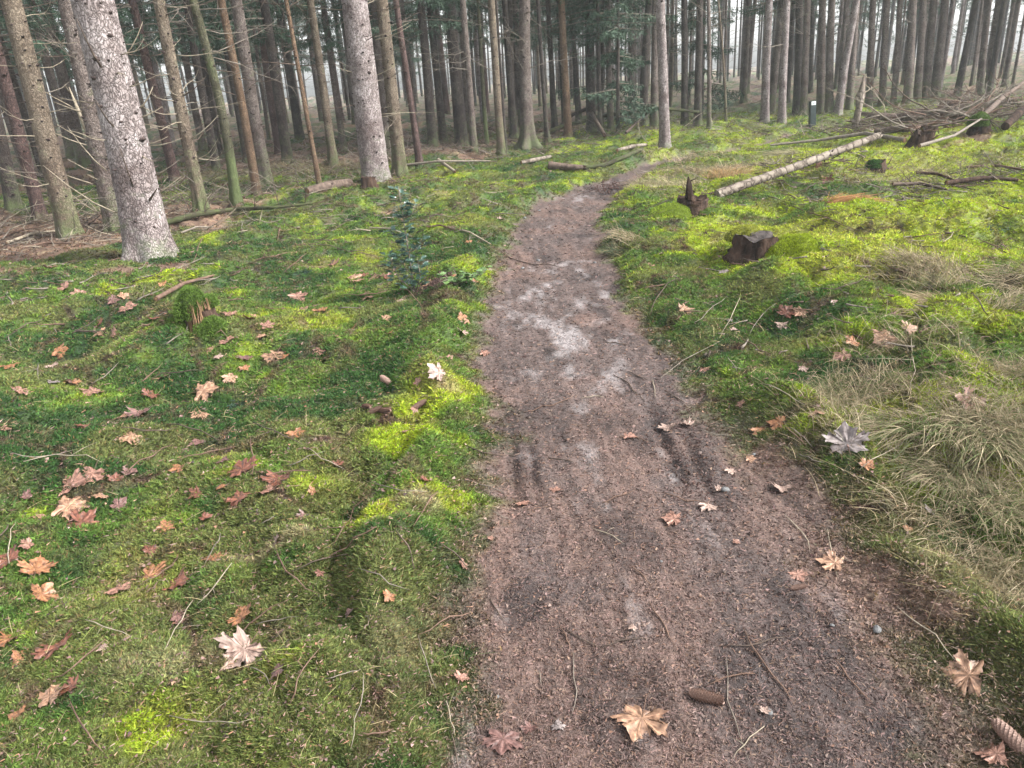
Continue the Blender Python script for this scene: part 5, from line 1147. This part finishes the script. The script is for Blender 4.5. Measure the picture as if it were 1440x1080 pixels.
# ------------------------------------------------------------------ single twigs
items = []; rs_ = np.random.default_rng(222)
TW = [(868, 484, 36, 8, 'dark'), (745, 365, 90, 12, 'dark'), (920, 548, 26, 80, 'pale'), (900, 530, 30, 20, 'dark'), (1030, 517, 24, 55, 'tan'), (1005, 610, 50, 15, 'tan'), (770, 572, 70, -15, 'brown'), (640, 790, 60, 45, 'dark'), (795, 900, 34, 65, 'brown'), (806, 965, 90, 92, 'tan'), (930, 880, 70, 62, 'brown'), (1080, 940, 130, 55, 'brown'), (1035, 1000, 150, 78, 'tan'), (760, 955, 20, 80, 'tan'),
      (870, 700, 50, -20, 'brown'), (1300, 900, 110, 42, 'pale'), (505, 1010, 110, 100, 'tan'), (700, 860, 40, 60, 'dark'), (560, 690, 90, 12, 'tan'), (460, 650, 60, 30, 'pale'), (90, 655, 110, 3, 'pale'), (20, 770, 60, -80, 'pale'), (60, 640, 90, -3, 'tan'), (300, 1020, 120, 2, 'pale'), (210, 655, 90, -30, 'brown'), (360, 880, 100, -35, 'brown'), (250, 530, 70, -8, 'dark'), (150, 530, 50, -40, 'tan'), (390, 880, 60, -10, 'tan'), (430, 650, 60, -20, 'tan'),
      (640, 1060, 60, 80, 'dark'), (960, 700, 60, 12, 'brown'), (820, 900, 60, 30, 'dark'), (1060, 905, 90, -8, 'dark'), (880, 905, 70, -10, 'dark'), (790, 650, 40, 10, 'dark'), (1100, 560, 70, 25, 'pale'), (1280, 520, 80, 90, 'pale'), (1250, 640, 100, -30, 'pale'), (1150, 310, 120, 20, 'brown'), (1260, 380, 60, 20, 'brown'), (1180, 400, 80, -15, 'dark'), (1000, 440, 60, -40, 'tan'), (970, 510, 100, -30, 'tan'), (1170, 780, 70, 80, 'pale'), (1140, 650, 40, 20, 'tan'),
      (1330, 600, 120, -40, 'pale'), (600, 940, 80, 70, 'tan'), (430, 960, 90, -60, 'brown'), (700, 620, 30, 40, 'dark'), (950, 560, 30, 30, 'dark'), (1200, 960, 80, 50, 'brown'), (890, 620, 40, 10, 'brown')]
for k in range(70):
    side_ = rs_.random(); px = 640 * rs_.random() if side_ < .5 else (660 + 500 * rs_.random() if side_ < .75 else 900 + 500 * rs_.random()); py = 330 + 720 * rs_.random() ** 1.3
    if side_ >= .75: py = min(py, 620)
    TW.append((px, py, 18 + 55 * rs_.random() * (.5 + py / 900), rs_.random() * 180, ['dark', 'brown', 'tan', 'pale', 'brown'][k % 5]))
tm_ = {'dark': 'twig_dark', 'brown': 'twig_brown', 'tan': 'twig_grey', 'pale': 'twig_pale'}
for k, (px, py, L, an, c) in enumerate(TW):
    an = math.radians(an); dx, dy = math.cos(an) * L / 2, math.sin(an) * L / 2; p = at(px, py); mb = MB(); pts = []
    bend = rs_.normal() * L * .05; lift = .006 if path_sd(np.array(p.x), np.array(p.y)) > 0 else .022
    for u in (-1, -.6, -.2, .2, .6, 1): kx = rs_.normal() * L * .022; pts.append(at(px + dx * u - math.sin(an) * (bend * (1 - u * u) + kx), py + dy * u + math.cos(an) * (bend * (1 - u * u) + kx), lift) - p)
    d_ = p.length; r = (.0010 + .0003 * d_) * (1.4 if c in ('dark', 'brown') else 1.0)
    mb.tube(pts, [r * .6, r, r * 1.1, r, r * .8, r * .3], 5)
    if rs_.random() < .45:
        i = 2 + int(rs_.random() * 2); e = pts[i] + (pts[i + 1] - pts[i - 1]).cross(Vector((0, 0, 1))) * (.6 if rs_.random() < .5 else -.6) + (pts[i + 1] - pts[i]) * .5 + Vector((0, 0, .01)); mb.tube([pts[i], pts[i].lerp(e, .5) + Vector((0, 0, .004)), e], [r * .6, r * .45, r * .2], 4)
    o = link('twig', mb.mesh('twig', M[tm_[c]]), None, p); tag(o, None, 'twig', 'twigs fallen on the ground'); items.append((o, c, surf_zone(px, py), py))
rank_labels(items, 'twig')
if HAZE:
    mb = MB()
    x0, x1, y0, y1, z0, z1 = -152, 152, -152, 152, -1.2, 19.8
    mb.add([(x0, y0, z0), (x1, y0, z0), (x1, y1, z0), (x0, y1, z0), (x0, y0, z1), (x1, y0, z1), (x1, y1, z1), (x0, y1, z1)], [(3, 2, 1, 0), (4, 5, 6, 7), (0, 1, 5, 4), (1, 2, 6, 5), (2, 3, 7, 6), (3, 0, 4, 7)])
    hm = bpy.data.materials.new('haze'); hm.use_nodes = True; hn = hm.node_tree; hn.nodes.clear()
    pv = hn.nodes.new('ShaderNodeVolumePrincipled'); ou = hn.nodes.new('ShaderNodeOutputMaterial')
    pv.inputs['Density'].default_value = HAZE; pv.inputs['Color'].default_value = (.86, .93, .96, 1)
    hn.links.new(pv.outputs[0], ou.inputs['Volume'])
    hz = tag(link('haze', mb.mesh('haze', hm, False)), kind='stuff')
